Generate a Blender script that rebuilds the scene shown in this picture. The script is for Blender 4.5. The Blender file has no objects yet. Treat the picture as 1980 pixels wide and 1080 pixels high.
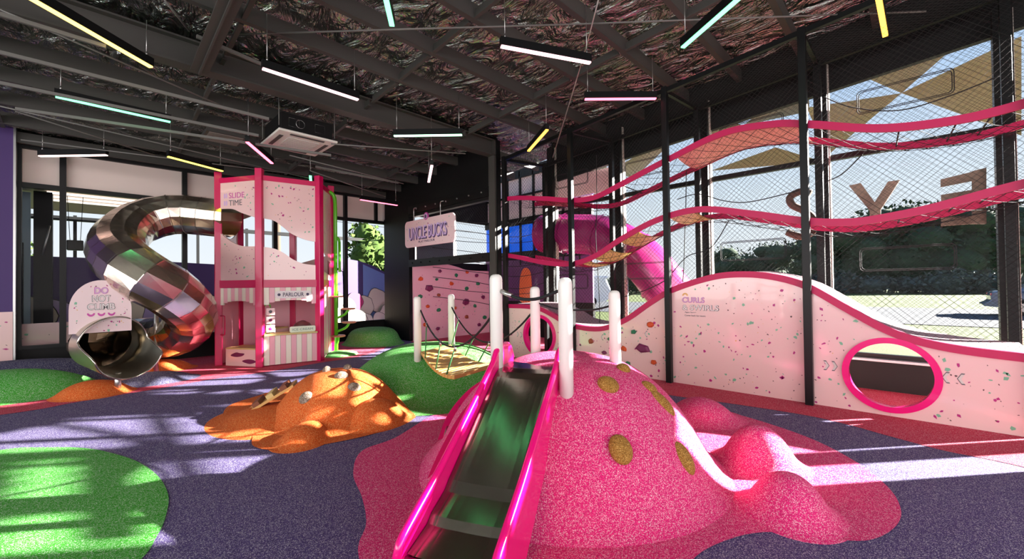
import bpy, math, random
from mathutils import Vector, Matrix, noise
random.seed(7)
SC = bpy.context.scene
COL = SC.collection
# ---------------------------------------------------------------- camera
cam_d = bpy.data.cameras.new('camera'); cam = bpy.data.objects.new('camera', cam_d); COL.objects.link(cam)
cam_d.sensor_width = 36.0; cam_d.lens = 14.545; cam_d.clip_start = 0.05; cam_d.clip_end = 400
Rv, Uv, Fv = Vector((0.69848, -0.71551, -0.01309)), Vector((-0.00025, -0.01853, 0.99983)), Vector((0.71563, 0.69836, 0.01312))
cam.matrix_world = Matrix(((Rv.x, Uv.x, -Fv.x, 0), (Rv.y, Uv.y, -Fv.y, 0), (Rv.z, Uv.z, -Fv.z, 1.55), (0, 0, 0, 1)))
SC.camera = cam
# ---------------------------------------------------------------- light
SC.view_settings.view_transform = 'Standard'; SC.view_settings.look = 'None'
SC.view_settings.gamma = 1.0; SC.view_settings.use_curve_mapping = False
SC.view_settings.exposure = 0.1
w = bpy.data.worlds.new('sky'); SC.world = w; w.use_nodes = True
nt = w.node_tree; nt.nodes.clear()
tc = nt.nodes.new('ShaderNodeTexCoord'); sx = nt.nodes.new('ShaderNodeSeparateXYZ'); rp = nt.nodes.new('ShaderNodeValToRGB')
bg = nt.nodes.new('ShaderNodeBackground'); wo = nt.nodes.new('ShaderNodeOutputWorld')
nt.links.new(tc.outputs['Generated'], sx.inputs[0]); nt.links.new(sx.outputs['Z'], rp.inputs[0])
nt.links.new(rp.outputs[0], bg.inputs[0]); nt.links.new(bg.outputs[0], wo.inputs[0])
rp.color_ramp.elements[0].position = 0.0; rp.color_ramp.elements[0].color = (0.86, 0.9, 0.93, 1)
rp.color_ramp.elements[1].position = 0.8; rp.color_ramp.elements[1].color = (0.16, 0.33, 0.72, 1)
e_ = rp.color_ramp.elements.new(0.18); e_.color = (0.72, 0.83, 0.93, 1)
e_ = rp.color_ramp.elements.new(0.42); e_.color = (0.36, 0.56, 0.86, 1)
bg.inputs[1].default_value = 1.0
sun_d = bpy.data.lights.new('sun', 'SUN'); sun = bpy.data.objects.new('sun', sun_d); COL.objects.link(sun)
sun_d.energy = 50.0; sun_d.angle = math.radians(0.7); sun_d.color = (1.0, 0.95, 0.88)
SUNDIR = Vector((0.77, -0.64, 0.36)).normalized()
sun.rotation_euler = SUNDIR.to_track_quat('Z', 'Y').to_euler(); sun.location = SUNDIR * 30

def area(name, loc, d, sx_, sy_, p, col):            # unseen fill lamps added to brighten the room, in place of daylight
    l = bpy.data.lights.new(name, 'AREA'); o = bpy.data.objects.new(name, l); COL.objects.link(o); l.shape = 'RECTANGLE'; l.size = sx_; l.size_y = sy_; l.energy = p; l.color = col
    o.location = loc; o.rotation_euler = Vector(d).to_track_quat('-Z', 'Y').to_euler(); return o
area('fill_left', (-8.85, 2.5, 2.5), (1, 0, 0), 14.0, 3.6, 850.0, (1.0, 0.97, 0.95))
area('fill_back', (-1.0, -5.85, 2.6), (0, 1, 0), 13.0, 3.8, 650.0, (1.0, 0.96, 0.95))
# ---------------------------------------------------------------- materials
def lin(c): return tuple(((x / 255) / 12.92 if x / 255 <= 0.04045 else ((x / 255 + 0.055) / 1.055) ** 2.4) for x in c) + (1,)
MATS = {}
def mat(name, col=(200, 200, 200), rough=0.5, metal=0.0, coat=0.0, emit=None, estr=0.0, bump=None, alpha=None):
    if name in MATS: return MATS[name]
    m = bpy.data.materials.new(name); m.use_nodes = True; MATS[name] = m
    n = m.node_tree; b = n.nodes['Principled BSDF']
    b.inputs['Base Color'].default_value = lin(col); b.inputs['Roughness'].default_value = rough; b.inputs['Metallic'].default_value = metal
    b.inputs['Coat Weight'].default_value = coat
    if emit: b.inputs['Emission Color'].default_value = lin(emit); b.inputs['Emission Strength'].default_value = estr
    if bump:
        t = n.nodes.new('ShaderNodeTexNoise'); t.inputs['Scale'].default_value = bump[0]; t.inputs['Detail'].default_value = 4
        c = n.nodes.new('ShaderNodeTexCoord'); n.links.new(c.outputs['Object'], t.inputs['Vector'])
        bp = n.nodes.new('ShaderNodeBump'); bp.inputs['Strength'].default_value = bump[1]; bp.inputs['Distance'].default_value = bump[2]
        n.links.new(t.outputs['Fac'], bp.inputs['Height']); n.links.new(bp.outputs[0], b.inputs['Normal'])
    return m
def rubber(name, col, light=0.45, dark=0.45, scale=260.0, hi=(255, 255, 255)):
    m = mat(name, col, 0.85); n = m.node_tree; b = n.nodes['Principled BSDF']
    c = n.nodes.new('ShaderNodeTexCoord'); v = n.nodes.new('ShaderNodeTexVoronoi'); v.inputs['Scale'].default_value = scale
    n.links.new(c.outputs['Object'], v.inputs['Vector'])
    s = n.nodes.new('ShaderNodeSeparateColor'); n.links.new(v.outputs['Color'], s.inputs[0])
    r = n.nodes.new('ShaderNodeValToRGB'); n.links.new(s.outputs[0], r.inputs[0]); n.links.new(r.outputs[0], b.inputs['Base Color'])
    L = lin(col); W = lin(hi)
    d = tuple(x * dark for x in L[:3]) + (1,); l = tuple(L[i] * (1 - light) + W[i] * light for i in range(3)) + (1,)
    e = r.color_ramp.elements; e[0].position = 0.05; e[0].color = d; e[1].position = 0.95; e[1].color = l
    x = e.new(0.3); x.color = L; x = e.new(0.72); x.color = L
    bp = n.nodes.new('ShaderNodeBump'); bp.inputs['Strength'].default_value = 0.5; bp.inputs['Distance'].default_value = 0.004
    n.links.new(v.outputs['Distance'], bp.inputs['Height']); n.links.new(bp.outputs[0], b.inputs['Normal'])
    b.inputs['Specular IOR Level'].default_value = 0.3
    return m
def glassmat(name, tint=(1, 1, 1), gloss=0.06):
    m = bpy.data.materials.new(name); m.use_nodes = True; n = m.node_tree; n.nodes.clear()
    o = n.nodes.new('ShaderNodeOutputMaterial'); t = n.nodes.new('ShaderNodeBsdfTransparent'); g = n.nodes.new('ShaderNodeBsdfGlossy')
    x = n.nodes.new('ShaderNodeMixShader'); f = n.nodes.new('ShaderNodeFresnel'); f.inputs[0].default_value = 1.12
    t.inputs[0].default_value = tint + (1,); g.inputs['Roughness'].default_value = 0.02
    n.links.new(f.outputs[0], x.inputs[0]); n.links.new(t.outputs[0], x.inputs[1]); n.links.new(g.outputs[0], x.inputs[2]); n.links.new(x.outputs[0], o.inputs[0])
    return m
PINKR = rubber('pink_rubber', (222, 34, 118), 0.5, 0.6)
REDR = rubber('deep_pink_rubber', (196, 30, 74), 0.35, 0.6)
PURR = rubber('purple_rubber', (78, 64, 118), 0.45, 0.5)
GRNR = rubber('green_rubber', (56, 158, 34), 0.5, 0.6)
ORAR = rubber('orange_rubber', (214, 88, 22), 0.5, 0.6, hi=(255, 225, 150))
NAVR = rubber('navy_rubber', (52, 50, 92), 0.4, 0.6)
TANR = rubber('tan_rubber', (150, 105, 42), 0.55, 0.4, hi=(240, 200, 120))
GRYR = rubber('brown_grey_rubber', (120, 100, 80), 0.5, 0.4)
HOT = mat('hot_pink_plastic', (238, 8, 122), 0.22, coat=0.5)
HOTP = mat('hot_pink_paint', (202, 0, 84), 0.35, coat=0.15)
HOTD = mat('hot_pink_arch', (190, 12, 90), 0.4)
TRIM = mat('crimson_pink_edge', (188, 0, 82), 0.5)
PANEL = mat('pale_pink_board', (236, 198, 196), 0.18, coat=0.4)
PANELM = mat('mid_pink_board', (226, 170, 186), 0.4)
CREAM = mat('cream_board', (238, 232, 214), 0.35)
PSTR = mat('pink_stripe', (238, 176, 188), 0.35)
CMAG = mat('confetti_magenta', (176, 24, 118), 0.4); CGRN = mat('confetti_green', (120, 178, 146), 0.4)
CBRN = mat('confetti_brown', (96, 62, 62), 0.4); CYEL = mat('confetti_yellow', (226, 176, 110), 0.4)
CONF = [CMAG, CGRN, CBRN, CYEL]
BLACK = mat('black_steel', (14, 15, 16), 0.4)
BLACKW = mat('black_wall_paint', (14, 14, 15), 0.55)
GIRD = mat('charcoal_steel', (68, 66, 63), 0.5)
ROPEB = mat('black_rope', (22, 24, 26), 0.8)
NETM = mat('black_net_twine', (22, 24, 23), 0.9)
ROPEG = mat('green_rope', (58, 120, 70), 0.7)
STEEL = mat('brushed_steel', (200, 194, 184), 0.2, 1.0)
STEELP = mat('polished_steel', (150, 148, 138), 0.12, 1.0)
GALV = mat('galvanised_steel', (190, 190, 188), 0.35, 1.0)
WHITE = mat('white_plastic', (232, 230, 224), 0.35)
TIMB = mat('honey_timber', (206, 160, 92), 0.5, bump=(18, 0.3, 0.003))
PLY = mat('plywood_edge', (206, 182, 120), 0.5)
LIME = mat('lime_paint', (98, 204, 34), 0.3, coat=0.3)
PURP = mat('purple_wall_paint', (70, 44, 106), 0.6)
FROST = mat('cream_blind', (226, 208, 200), 0.6)
LETD = mat('dark_lettering', (72, 58, 92), 0.5); LETM = mat('magenta_lettering', (196, 70, 160), 0.5)
LETL = mat('lilac_lettering', (206, 170, 214), 0.5); LETG = mat('grey_lettering', (96, 92, 98), 0.5); LETW = mat('pale_lettering', (236, 226, 226), 0.5)
HOLDO = mat('orange_hold', (206, 74, 24), 0.5); HOLDG = mat('green_hold', (34, 112, 78), 0.5); HOLDM = mat('maroon_hold', (116, 30, 80), 0.5); HOLDB = mat('brown_hold', (150, 70, 46), 0.5)
GLASS = glassmat('window_glass'); 
CARG = mat('dark_tinted_glass', (20, 26, 30), 0.05)
KHAKI = mat('khaki_shade_cloth', (112, 124, 94), 0.9)
for m_ in (BLACK, BLACKW, GIRD): m_.node_tree.nodes['Principled BSDF'].inputs['Specular IOR Level'].default_value = 0.25

# ---------------------------------------------------------------- mesh builder
class MB:
    def __init__(s): s.v = []; s.f = []; s.m = []; s.s = []
    def add(s, vs, fs, mi=0, sm=False):
        o = len(s.v); s.v += [tuple(v) for v in vs]
        for f in fs: s.f.append(tuple(i + o for i in f)); s.m.append(mi); s.s.append(sm)
    def obox(s, o, a, b, c, mi=0):
        o, a, b, c = Vector(o), Vector(a), Vector(b), Vector(c)
        if a.cross(b).dot(c) < 0: a, b = b, a
        s.add([o, o + a, o + a + b, o + b, o + c, o + a + c, o + a + b + c, o + b + c], [(0, 3, 2, 1), (4, 5, 6, 7), (0, 1, 5, 4), (1, 2, 6, 5), (2, 3, 7, 6), (3, 0, 4, 7)], mi)
    def box(s, c, d, rz=0, mi=0):
        a = Vector((math.cos(rz), math.sin(rz), 0)) * d[0]; b = Vector((-math.sin(rz), math.cos(rz), 0)) * d[1]; z = Vector((0, 0, d[2]))
        s.obox(Vector(c) - a / 2 - b / 2 - z / 2, a, b, z, mi)
    def bar(s, a, b, w_, h, mi=0, up=(0, 0, 1)):
        a, b = Vector(a), Vector(b); d = b - a; side = d.cross(Vector(up)).normalized() * w_; u = side.cross(d).normalized() * h
        s.obox(a - side / 2 - u / 2, d, side, u, mi)
    def tube(s, pts, r, n=8, mi=0, cap=True, closed=False, sm=True, up=None, phase=0.0):
        pts = [Vector(p) for p in pts]; N = len(pts); rr = r if isinstance(r, (list, tuple)) else [r] * N
        vs = []; prev = None
        for i, p in enumerate(pts):
            if closed: t = pts[(i + 1) % N] - pts[i - 1]
            else: t = pts[min(i + 1, N - 1)] - pts[max(i - 1, 0)]
            t.normalize()
            if prev is None:
                q = Vector(up) if up else (Vector((0, 0, 1)) if abs(t.z) < 0.9 else Vector((1, 0, 0)))
            else: q = prev
            x = (q - t * q.dot(t)); 
            if x.length < 1e-5: x = Vector((1, 0, 0)) - t * t.x
            x.normalize(); y = t.cross(x); prev = x
            for k in range(n):
                a = 2 * math.pi * k / n + phase; vs.append(p + (x * math.cos(a) + y * math.sin(a)) * rr[i])
        fs = []
        for i in range(N if closed else N - 1):
            j = (i + 1) % N
            for k in range(n): fs.append((i * n + k, i * n + (k + 1) % n, j * n + (k + 1) % n, j * n + k))
        s.add(vs, fs, mi, sm)
        if cap and not closed:
            o = len(s.v) - len(vs)
            s.f.append(tuple(o + k for k in reversed(range(n)))); s.m.append(mi); s.s.append(False)
            s.f.append(tuple(o + (N - 1) * n + k for k in range(n))); s.m.append(mi); s.s.append(False)
    def lathe(s, c, prof, n=24, mi=0, sm=True):      # prof: (r, z) from bottom to top
        vs = []; fs = []
        for r, z in prof:
            for k in range(n): a = 2 * math.pi * k / n; vs.append((c[0] + r * math.cos(a), c[1] + r * math.sin(a), c[2] + z))
        for i in range(len(prof) - 1):
            for k in range(n): fs.append((i * n + k, i * n + (k + 1) % n, (i + 1) * n + (k + 1) % n, (i + 1) * n + k))
        s.add(vs, fs, mi, sm); o = len(s.v) - len(vs)
        s.f.append(tuple(o + k for k in reversed(range(n)))); s.m.append(mi); s.s.append(False)
        s.f.append(tuple(o + (len(prof) - 1) * n + k for k in range(n))); s.m.append(mi); s.s.append(False)
    def prism(s, poly, o, ux, uy, th, mi=0, mis=None, sm=False):   # poly in (u,v); th: thickness vector behind the face
        o, ux, uy, th = Vector(o), Vector(ux), Vector(uy), Vector(th); n = len(poly)
        F = [o + ux * p[0] + uy * p[1] for p in poly]; B = [p + th for p in F]
        nr = ux.cross(uy)
        a = sum(poly[i][0] * poly[(i + 1) % n][1] - poly[(i + 1) % n][0] * poly[i][1] for i in range(n))
        flip = (nr.dot(th) > 0) != (a < 0)
        f = list(range(n)); b = [n + i for i in range(n)]
        if flip: fs = [tuple(reversed(f)), tuple(b)]
        else: fs = [tuple(f), tuple(reversed(b))]
        s.add(F + B, fs, mi)
        sd = [((i, (i + 1) % n, n + (i + 1) % n, n + i) if flip else (i, n + i, n + (i + 1) % n, (i + 1) % n)) for i in range(n)]
        o2 = len(s.v) - 2 * n
        for q in sd: s.f.append(tuple(i + o2 for i in q)); s.m.append(mi if mis is None else mis); s.s.append(sm)
    def grid(s, fn, nu, nv, mi=0, sm=True, flip=False):
        vs = [fn(i / nu, j / nv) for i in range(nu + 1) for j in range(nv + 1)]
        q = lambda i, j: i * (nv + 1) + j
        fs = [((q(i, j), q(i, j + 1), q(i + 1, j + 1), q(i + 1, j)) if flip else (q(i, j), q(i + 1, j), q(i + 1, j + 1), q(i, j + 1))) for i in range(nu) for j in range(nv)]
        s.add(vs, fs, mi, sm)
    def ell(s, c, ax, n=16, mrings=10, mi=0):        # ellipsoid with three axis vectors
        c = Vector(c); A = [Vector(a) for a in ax]; vs = []; fs = []
        for i in range(mrings + 1):
            p = math.pi * i / mrings
            for k in range(n):
                a = 2 * math.pi * k / n; vs.append(c + A[0] * math.sin(p) * math.cos(a) + A[1] * math.sin(p) * math.sin(a) - A[2] * math.cos(p))
        for i in range(mrings):
            for k in range(n): fs.append((i * n + k, i * n + (k + 1) % n, (i + 1) * n + (k + 1) % n, (i + 1) * n + k))
        s.add(vs, fs, mi, True)
    def build(s, name, mats, parent=None, bevel=0.0):
        me = bpy.data.meshes.new(name)
        xs, ys, zs = [v[0] for v in s.v], [v[1] for v in s.v], [v[2] for v in s.v]
        o = Vector(((min(xs) + max(xs)) / 2, (min(ys) + max(ys)) / 2, min(zs)))
        me.from_pydata([(v[0] - o.x, v[1] - o.y, v[2] - o.z) for v in s.v], [], s.f)
        for m in (mats if isinstance(mats, (list, tuple)) else [mats]): me.materials.append(m)
        me.polygons.foreach_set('material_index', s.m); me.polygons.foreach_set('use_smooth', s.s); me.update()
        ob = bpy.data.objects.new(name, me); COL.objects.link(ob)
        ob.location = o
        if parent:
            ob.parent = parent; ob.location = o - wloc(parent)
        if bevel:
            b = ob.modifiers.new('bevel', 'BEVEL'); b.width = bevel; b.segments = 2; b.limit_method = 'ANGLE'
        return ob
def wloc(o):
    l = Vector(o.location)
    while o.parent: o = o.parent; l += Vector(o.location)
    return l
def tag(o, label=None, cat=None, group=None, kind=None):
    if label: o['label'] = label
    if cat: o['category'] = cat
    if group: o['group'] = group
    if kind: o['kind'] = kind
    return o
def thing(name, label, cat, loc, group=None, kind=None):
    o = bpy.data.objects.new(name, None); COL.objects.link(o); o.location = loc; o.empty_display_size = 0.1
    return tag(o, label, cat, group, kind)
def struct(ob): ob['kind'] = 'structure'; return ob
def cr(pts, n=8, closed=False):                       # Catmull-Rom through points of any dimension
    P = [Vector(p) for p in pts]; N = len(P); out = []
    for i in range(N if closed else N - 1):
        if closed: a, b, c, d = P[i - 1], P[i], P[(i + 1) % N], P[(i + 2) % N]
        else: a, b, c, d = P[max(i - 1, 0)], P[i], P[i + 1], P[min(i + 2, N - 1)]
        for k in range(n):
            t = k / n; out.append(0.5 * ((2 * b) + (c - a) * t + (2 * a - 5 * b + 4 * c - d) * t * t + (3 * b - a - 3 * c + d) * t ** 3))
    if not closed: out.append(P[-1])
    return out
def interp(tab):
    pts = sorted(tab)
    def f(x):
        if x <= pts[0][0]: return pts[0][1]
        if x >= pts[-1][0]: return pts[-1][1]
        for i in range(len(pts) - 1):
            if pts[i][0] <= x <= pts[i + 1][0]:
                a = pts[max(i - 1, 0)]; b = pts[i]; c = pts[i + 1]; d = pts[min(i + 2, len(pts) - 1)]
                h = c[0] - b[0]; t = (x - b[0]) / h
                m0 = (c[1] - a[1]) / (c[0] - a[0]) * h; m1 = (d[1] - b[1]) / (d[0] - b[0]) * h
                return (2 * t ** 3 - 3 * t * t + 1) * b[1] + (t ** 3 - 2 * t * t + t) * m0 + (-2 * t ** 3 + 3 * t * t) * c[1] + (t ** 3 - t * t) * m1
    return f
def text(name, body, parent, mt, o, ux, uy, wd, hg, nrm, off=0.0, th=0.004, lift=0.0):   # fitted lettering on a plane; (o) is its lower left corner
    c = bpy.data.curves.new(name, 'FONT'); c.body = body; c.size = 1.0; c.offset = off; c.space_line = 0.95; c.align_x = 'CENTER'
    t = bpy.data.objects.new(name, c); COL.objects.link(t)
    bpy.context.view_layer.update(); dg = bpy.context.evaluated_depsgraph_get()
    me = bpy.data.meshes.new_from_object(t.evaluated_get(dg)); bpy.data.objects.remove(t)
    vs = [v.co.copy() for v in me.vertices]; fs = [tuple(p.vertices) for p in me.polygons]; bpy.data.meshes.remove(me)
    x0, x1 = min(v.x for v in vs), max(v.x for v in vs); y0, y1 = min(v.y for v in vs), max(v.y for v in vs)
    ux, uy, nrm = Vector(ux).normalized(), Vector(uy).normalized(), Vector(nrm).normalized(); o = Vector(o)
    P = [o + ux * ((v.x - x0) / (x1 - x0) * wd) + uy * ((v.y - y0) / (y1 - y0) * hg) for v in vs]
    mb = MB(); mb.add([p + nrm * (lift + th) for p in P], fs)
    # side walls from boundary edges
    ed = {}
    for f in fs:
        for i in range(len(f)):
            a, b = f[i], f[(i + 1) % len(f)]; ed[(a, b)] = 1
    bd = [(a, b) for (a, b) in ed if (b, a) not in ed]; n = len(P)
    mb.add([p + nrm * (lift + th) for p in P] + [p + nrm * lift for p in P], [(a, b, n + b, n + a) for a, b in bd])
    return mb.build(name, mt, parent)
def confetti(mb, n, fn, inside, nrm, u0, u1, v0, v1, base=1, smin=0.008, smax=0.03, rnd=random):
    # small flat chips of vinyl on a board face; fn(u,v) -> point
    nrm = Vector(nrm).normalized()
    for _ in range(n):
        u, v = rnd.uniform(u0, u1), rnd.uniform(v0, v1)
        k = rnd.choices([0, 1, 2, 3], [4, 3, 6, 1.4])[0]
        sz = rnd.uniform(smin, smax) * (1.0 if k < 2 else 0.5)
        if not inside(u, v, sz * 1.3): continue
        a0 = rnd.uniform(0, 6.28); m_ = rnd.choice([4, 5, 5, 6]); st = rnd.uniform(0.45, 0.9); ps = []
        for i in range(m_):
            a = 6.283 * i / m_ + rnd.uniform(-0.3, 0.3); r = sz * rnd.uniform(0.6, 1.0)
            x, y = r * math.cos(a), r * math.sin(a) * st
            ps.append(Vector(fn(u + x * math.cos(a0) - y * math.sin(a0), v + x * math.sin(a0) + y * math.cos(a0))) + nrm * 0.0012)
        if (ps[1] - ps[0]).cross(ps[2] - ps[0]).dot(nrm) < 0: ps.reverse()
        mb.add(ps, [tuple(range(m_))], base + k)
def strands(mb, fn, inside, u0, u1, v0, v1, sp, r=0.0016, step=None, probe=0.03):
    # diagonal twine in both directions over a (u,v) sheet
    for sg in (1, -1):
        cmin, cmax = (u0 - v1, u1 - v0) if sg == 1 else (u0 + v0, u1 + v1)
        c = cmin + sp / 2
        while c < cmax:
            run = []; v = v0
            while v <= v1 + 1e-6:
                u = c + v if sg == 1 else c - v
                ok = u0 <= u <= u1 and inside(u, v)
                if ok: run.append((u, v))
                if (not ok or v + probe > v1) and len(run) > 1:
                    k = max(1, int((len(run) - 1) * probe / step)) if step else 1
                    idx = [round(i * (len(run) - 1) / k) for i in range(k + 1)]
                    mb.tube([fn(*run[i]) for i in idx], r, 3, cap=False, sm=False); run = []
                elif not ok: run = []
                v += probe
            c += sp
def ROOF(y): return 5.35 - 0.078 * y

# ---------------------------------------------------------------- room shell
mb = MB(); mb.add([(-9, -6, 0), (9.4, -6, 0), (9.4, 14, 0), (-9, 14, 0)], [(0, 1, 2, 3)], 0)
def patch(pts, mi, z, sm=True):
    p = cr([Vector((a, b)) for a, b in pts], 8, True) if sm else [Vector(q) for q in pts]
    ar = sum(p[i].x * p[(i + 1) % len(p)].y - p[(i + 1) % len(p)].x * p[i].y for i in range(len(p)))
    if ar < 0: p.reverse()
    mb.add([(q.x, q.y, z) for q in p], [tuple(range(len(p)))], mi)
# pink path across the back and around the tower
patch([(-6, 9.2), (-3, 8.7), (-0.773, 8.266), (-0.102, 8.374), (0.730, 8.508), (1.563, 8.691), (2.347, 8.631), (3.343, 8.796), (4.290, 8.916), (5.261, 9.651), (6.0, 11.0), (4.6, 11.75), (0, 11.75), (-2, 11.7), (-6, 11.4)], 2, 0.003)
# deep pink band beside the wavy barrier
patch([(9.3, 10.3), (6.5, 10.3), (6.3, 9.0), (6.0, 7.5), (5.95, 6.2), (6.0, 4.6), (5.636, 3.408), (5.602, 2.494), (5.731, 1.677), (5.789, 0.929), (5.704, 0.549), (5.579, 0.274), (5.490, 0.067), (5.401, -0.181), (5.362, -0.606), (5.0, -1.6), (4.6, -3.2), (5.5, -4.5), (9.3, -4.5)], 2, 0.003)
# big pink splash under the slide mound
patch([(2.201, 3.844), (1.806, 3.769), (1.540, 3.377), (1.407, 2.943), (1.272, 2.605), (1.083, 2.311), (0.95, 1.6), (1.3, 1.0), (1.9, 0.85), (2.363, 0.920), (2.733, 0.815), (2.968, 0.648), (3.100, 0.408), (3.247, 0.229), (3.525, 0.123), (3.830, 0.101), (4.192, 0.184), (4.603, 0.414), (4.984, 0.803), (5.259, 1.380), (5.312, 1.787), (5.128, 2.153), (5.0, 2.9), (4.5, 3.6), (3.6, 4.2), (2.906, 4.168)], 1, 0.005)
# orange and green pads
patch([(1.170, 6.163), (1.340, 6.570), (1.716, 6.805), (2.199, 7.031), (2.751, 6.814), (2.9, 5.6), (2.761, 4.390), (2.533, 4.191), (2.299, 4.121), (1.973, 4.116), (1.593, 4.207), (1.286, 4.338), (1.132, 4.674), (1.217, 5.104), (1.181, 5.744)], 3, 0.007)
patch([(3.8 + 1.62 * math.cos(a / 12 * 6.283), 5.45 + 1.55 * math.sin(a / 12 * 6.283)) for a in range(12)], 4, 0.006)
patch([(-1.4, 6.6), (-0.601, 6.439), (-0.323, 6.229), (-0.001, 5.838), (0.265, 5.208), (0.395, 4.620), (0.423, 4.082), (0.368, 3.681), (0.297, 3.421), (0.218, 3.220), (0.0, 2.9), (-0.6, 2.6), (-1.6, 3.0), (-2.1, 4.6)], 4, 0.004)
patch([(4.02 + 0.42 * math.cos(a / 10 * 6.283), 9.5 + 0.42 * math.sin(a / 10 * 6.283)) for a in range(10)], 4, 0.006)
struct(mb.build('floor', [PURR, PINKR, REDR, ORAR, GRNR]))

FOIL = mat('black_foil_insulation', (164, 170, 164), 0.26, 1.0)
_n = FOIL.node_tree; _b = _n.nodes['Principled BSDF']; _c = _n.nodes.new('ShaderNodeTexCoord'); _mp = _n.nodes.new('ShaderNodeMapping'); _mp.inputs['Scale'].default_value = (1.0, 0.45, 1.0)
_t = _n.nodes.new('ShaderNodeTexNoise'); _t.inputs['Scale'].default_value = 3.2; _t.inputs['Detail'].default_value = 4; _t.inputs['Distortion'].default_value = 2.0
_bp = _n.nodes.new('ShaderNodeBump'); _bp.inputs['Strength'].default_value = 1.0; _bp.inputs['Distance'].default_value = 0.3
_n.links.new(_c.outputs['Object'], _mp.inputs[0]); _n.links.new(_mp.outputs[0], _t.inputs['Vector']); _n.links.new(_t.outputs['Fac'], _bp.inputs['Height']); _n.links.new(_bp.outputs[0], _b.inputs['Normal'])
mb = MB()
def rf_(u, v):
    x = -9 + 17.4 * u; y = -6 + 18.1 * v
    n1 = noise.noise(Vector((x * 2.2, y * 1.1, 3))) * 0.05 + abs(noise.noise(Vector((x * 6, y * 3, 9)))) * 0.03
    return (x, y, ROOF(y) + 0.02 + n1)
mb.grid(rf_, 150, 150, flip=True)
struct(mb.build('ceiling', FOIL))
tn = [0]
def trim(mb, mt):
    tn[0] += 1; return struct(mb.build('trim_%d' % tn[0], mt))
y = -5.0
while y < 11.7:                                      # roof purlins
    if abs(y - 6.75) > 0.3:
        z = ROOF(y) - 0.2; mb = MB(); mb.box((-0.3, y, z + 0.095), (17.4, 0.02, 0.19)); mb.box((-0.3, y + 0.03, z), (17.4, 0.075, 0.012)); trim(mb, GIRD)
    y += 0.885
    if abs(y - 6.4) < 0.35: y = 7.15
mb = MB()                                            # main girder, a deep I section
for dz, hh, dy in ((4.46, 0.022, 0.2), (4.79, 0.022, 0.2), (4.625, 0.33, 0.02)): mb.box((-1.3, 6.78, dz), (15.4, dy, hh))
trim(mb, GIRD)
for x0 in (1.02, -4.6):                              # rafters that meet the girder
    mb = MB(); 
    for a, b, wd, hh in ((-6, 6.7, 0.19, 0.02), ): 
        mb.bar((x0, a, ROOF(a) - 0.62), (x0, b, ROOF(b) - 0.42), wd, 0.02); mb.bar((x0, a, ROOF(a) - 0.42), (x0, b, ROOF(b) - 0.32), 0.02, 0.3)
    trim(mb, GIRD)
for x0 in (-3.2, -1.0, 1.28, 3.35, 5.45):            # bridging between the purlins
    mb = MB(); yy = -4.9
    while yy < 11:
        mb.bar((x0, yy, ROOF(yy) - 0.19), (x0, yy + 0.78, ROOF(yy + 0.78) - 0.19), 0.05, 0.02); mb.bar((x0, yy, ROOF(yy) - 0.13), (x0, yy + 0.78, ROOF(yy + 0.78) - 0.13), 0.006, 0.1); yy += 0.885
    trim(mb, GIRD)
BR = mat('bracing_rod', (104, 102, 98), 0.45)
for a, b in (((-0.633, 6.686, 4.450), (1.413, 7.430, 4.300)), ((-0.719, 9.083, 4.100), (0.854, 9.894, 4.000)), ((-0.847, 8.971, 4.100), (3.420, 9.507, 3.950)), ((-0.762, 10.318, 4.000), (2.954, 9.363, 3.950)), ((2.603, 8.246, 4.000), (5.048, 8.364, 3.900)), ((3.259, 9.057, 4.000), (5.315, 9.681, 3.850)),
             ((1.030, 6.247, 4.700), (4.139, 3.002, 4.750)), ((4.139, 3.002, 4.750), (6.989, -0.144, 4.750)), ((0.580, 5.799, 4.700), (0.863, 6.294, 4.700)), ((2.900, 7.113, 4.000), (5.103, 6.195, 4.100))):
    mb = MB(); mb.tube([a, b], 0.011, 6); trim(mb, BR)
mb = MB(); mb.tube([(4.022, 2.505, 4.750), (4.803, 3.246, 4.700), (5.727, 4.542, 3.789)], 0.008, 6)
tag(mb.build('steel_cable', GALV), 'pale twisted cable slanting down from the roof past the pink pendant light', 'cable')
# cable trays and conduits under the roof at the back
for a, b in (((-0.611, 6.447, 4.300), (0.138, 6.379, 4.250)), ((-0.683, 7.215, 4.200), (1.906, 6.943, 4.100)), ((-0.768, 8.121, 4.150), (1.952, 7.666, 4.050)), ((-0.695, 8.778, 4.050), (3.151, 7.730, 4.000)), ((3.222, 8.675, 4.000), (5.017, 8.537, 3.950)), ((0.914, 6.160, 4.600), (1.717, 6.241, 4.550))):
    mb = MB(); mb.bar(a, b, 0.03, 0.04); trim(mb, BR)

# walls out of sight that close the room
LW = mat('pale_plaster', (225, 214, 214), 0.8)
mb = MB(); mb.box((0.2, -6.05, 2.9), (18.4, 0.1, 5.8)); struct(mb.build('wall_back', LW))
mb = MB(); mb.box((-9.05, -5.6, 2.9), (0.1, 0.8, 5.8)); mb.box((-9.05, 2.8, 0.3), (0.1, 18, 0.6)); mb.box((-9.05, 2.8, 4.9), (0.1, 18, 1.4)); struct(mb.build('wall_left', LW))
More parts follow.
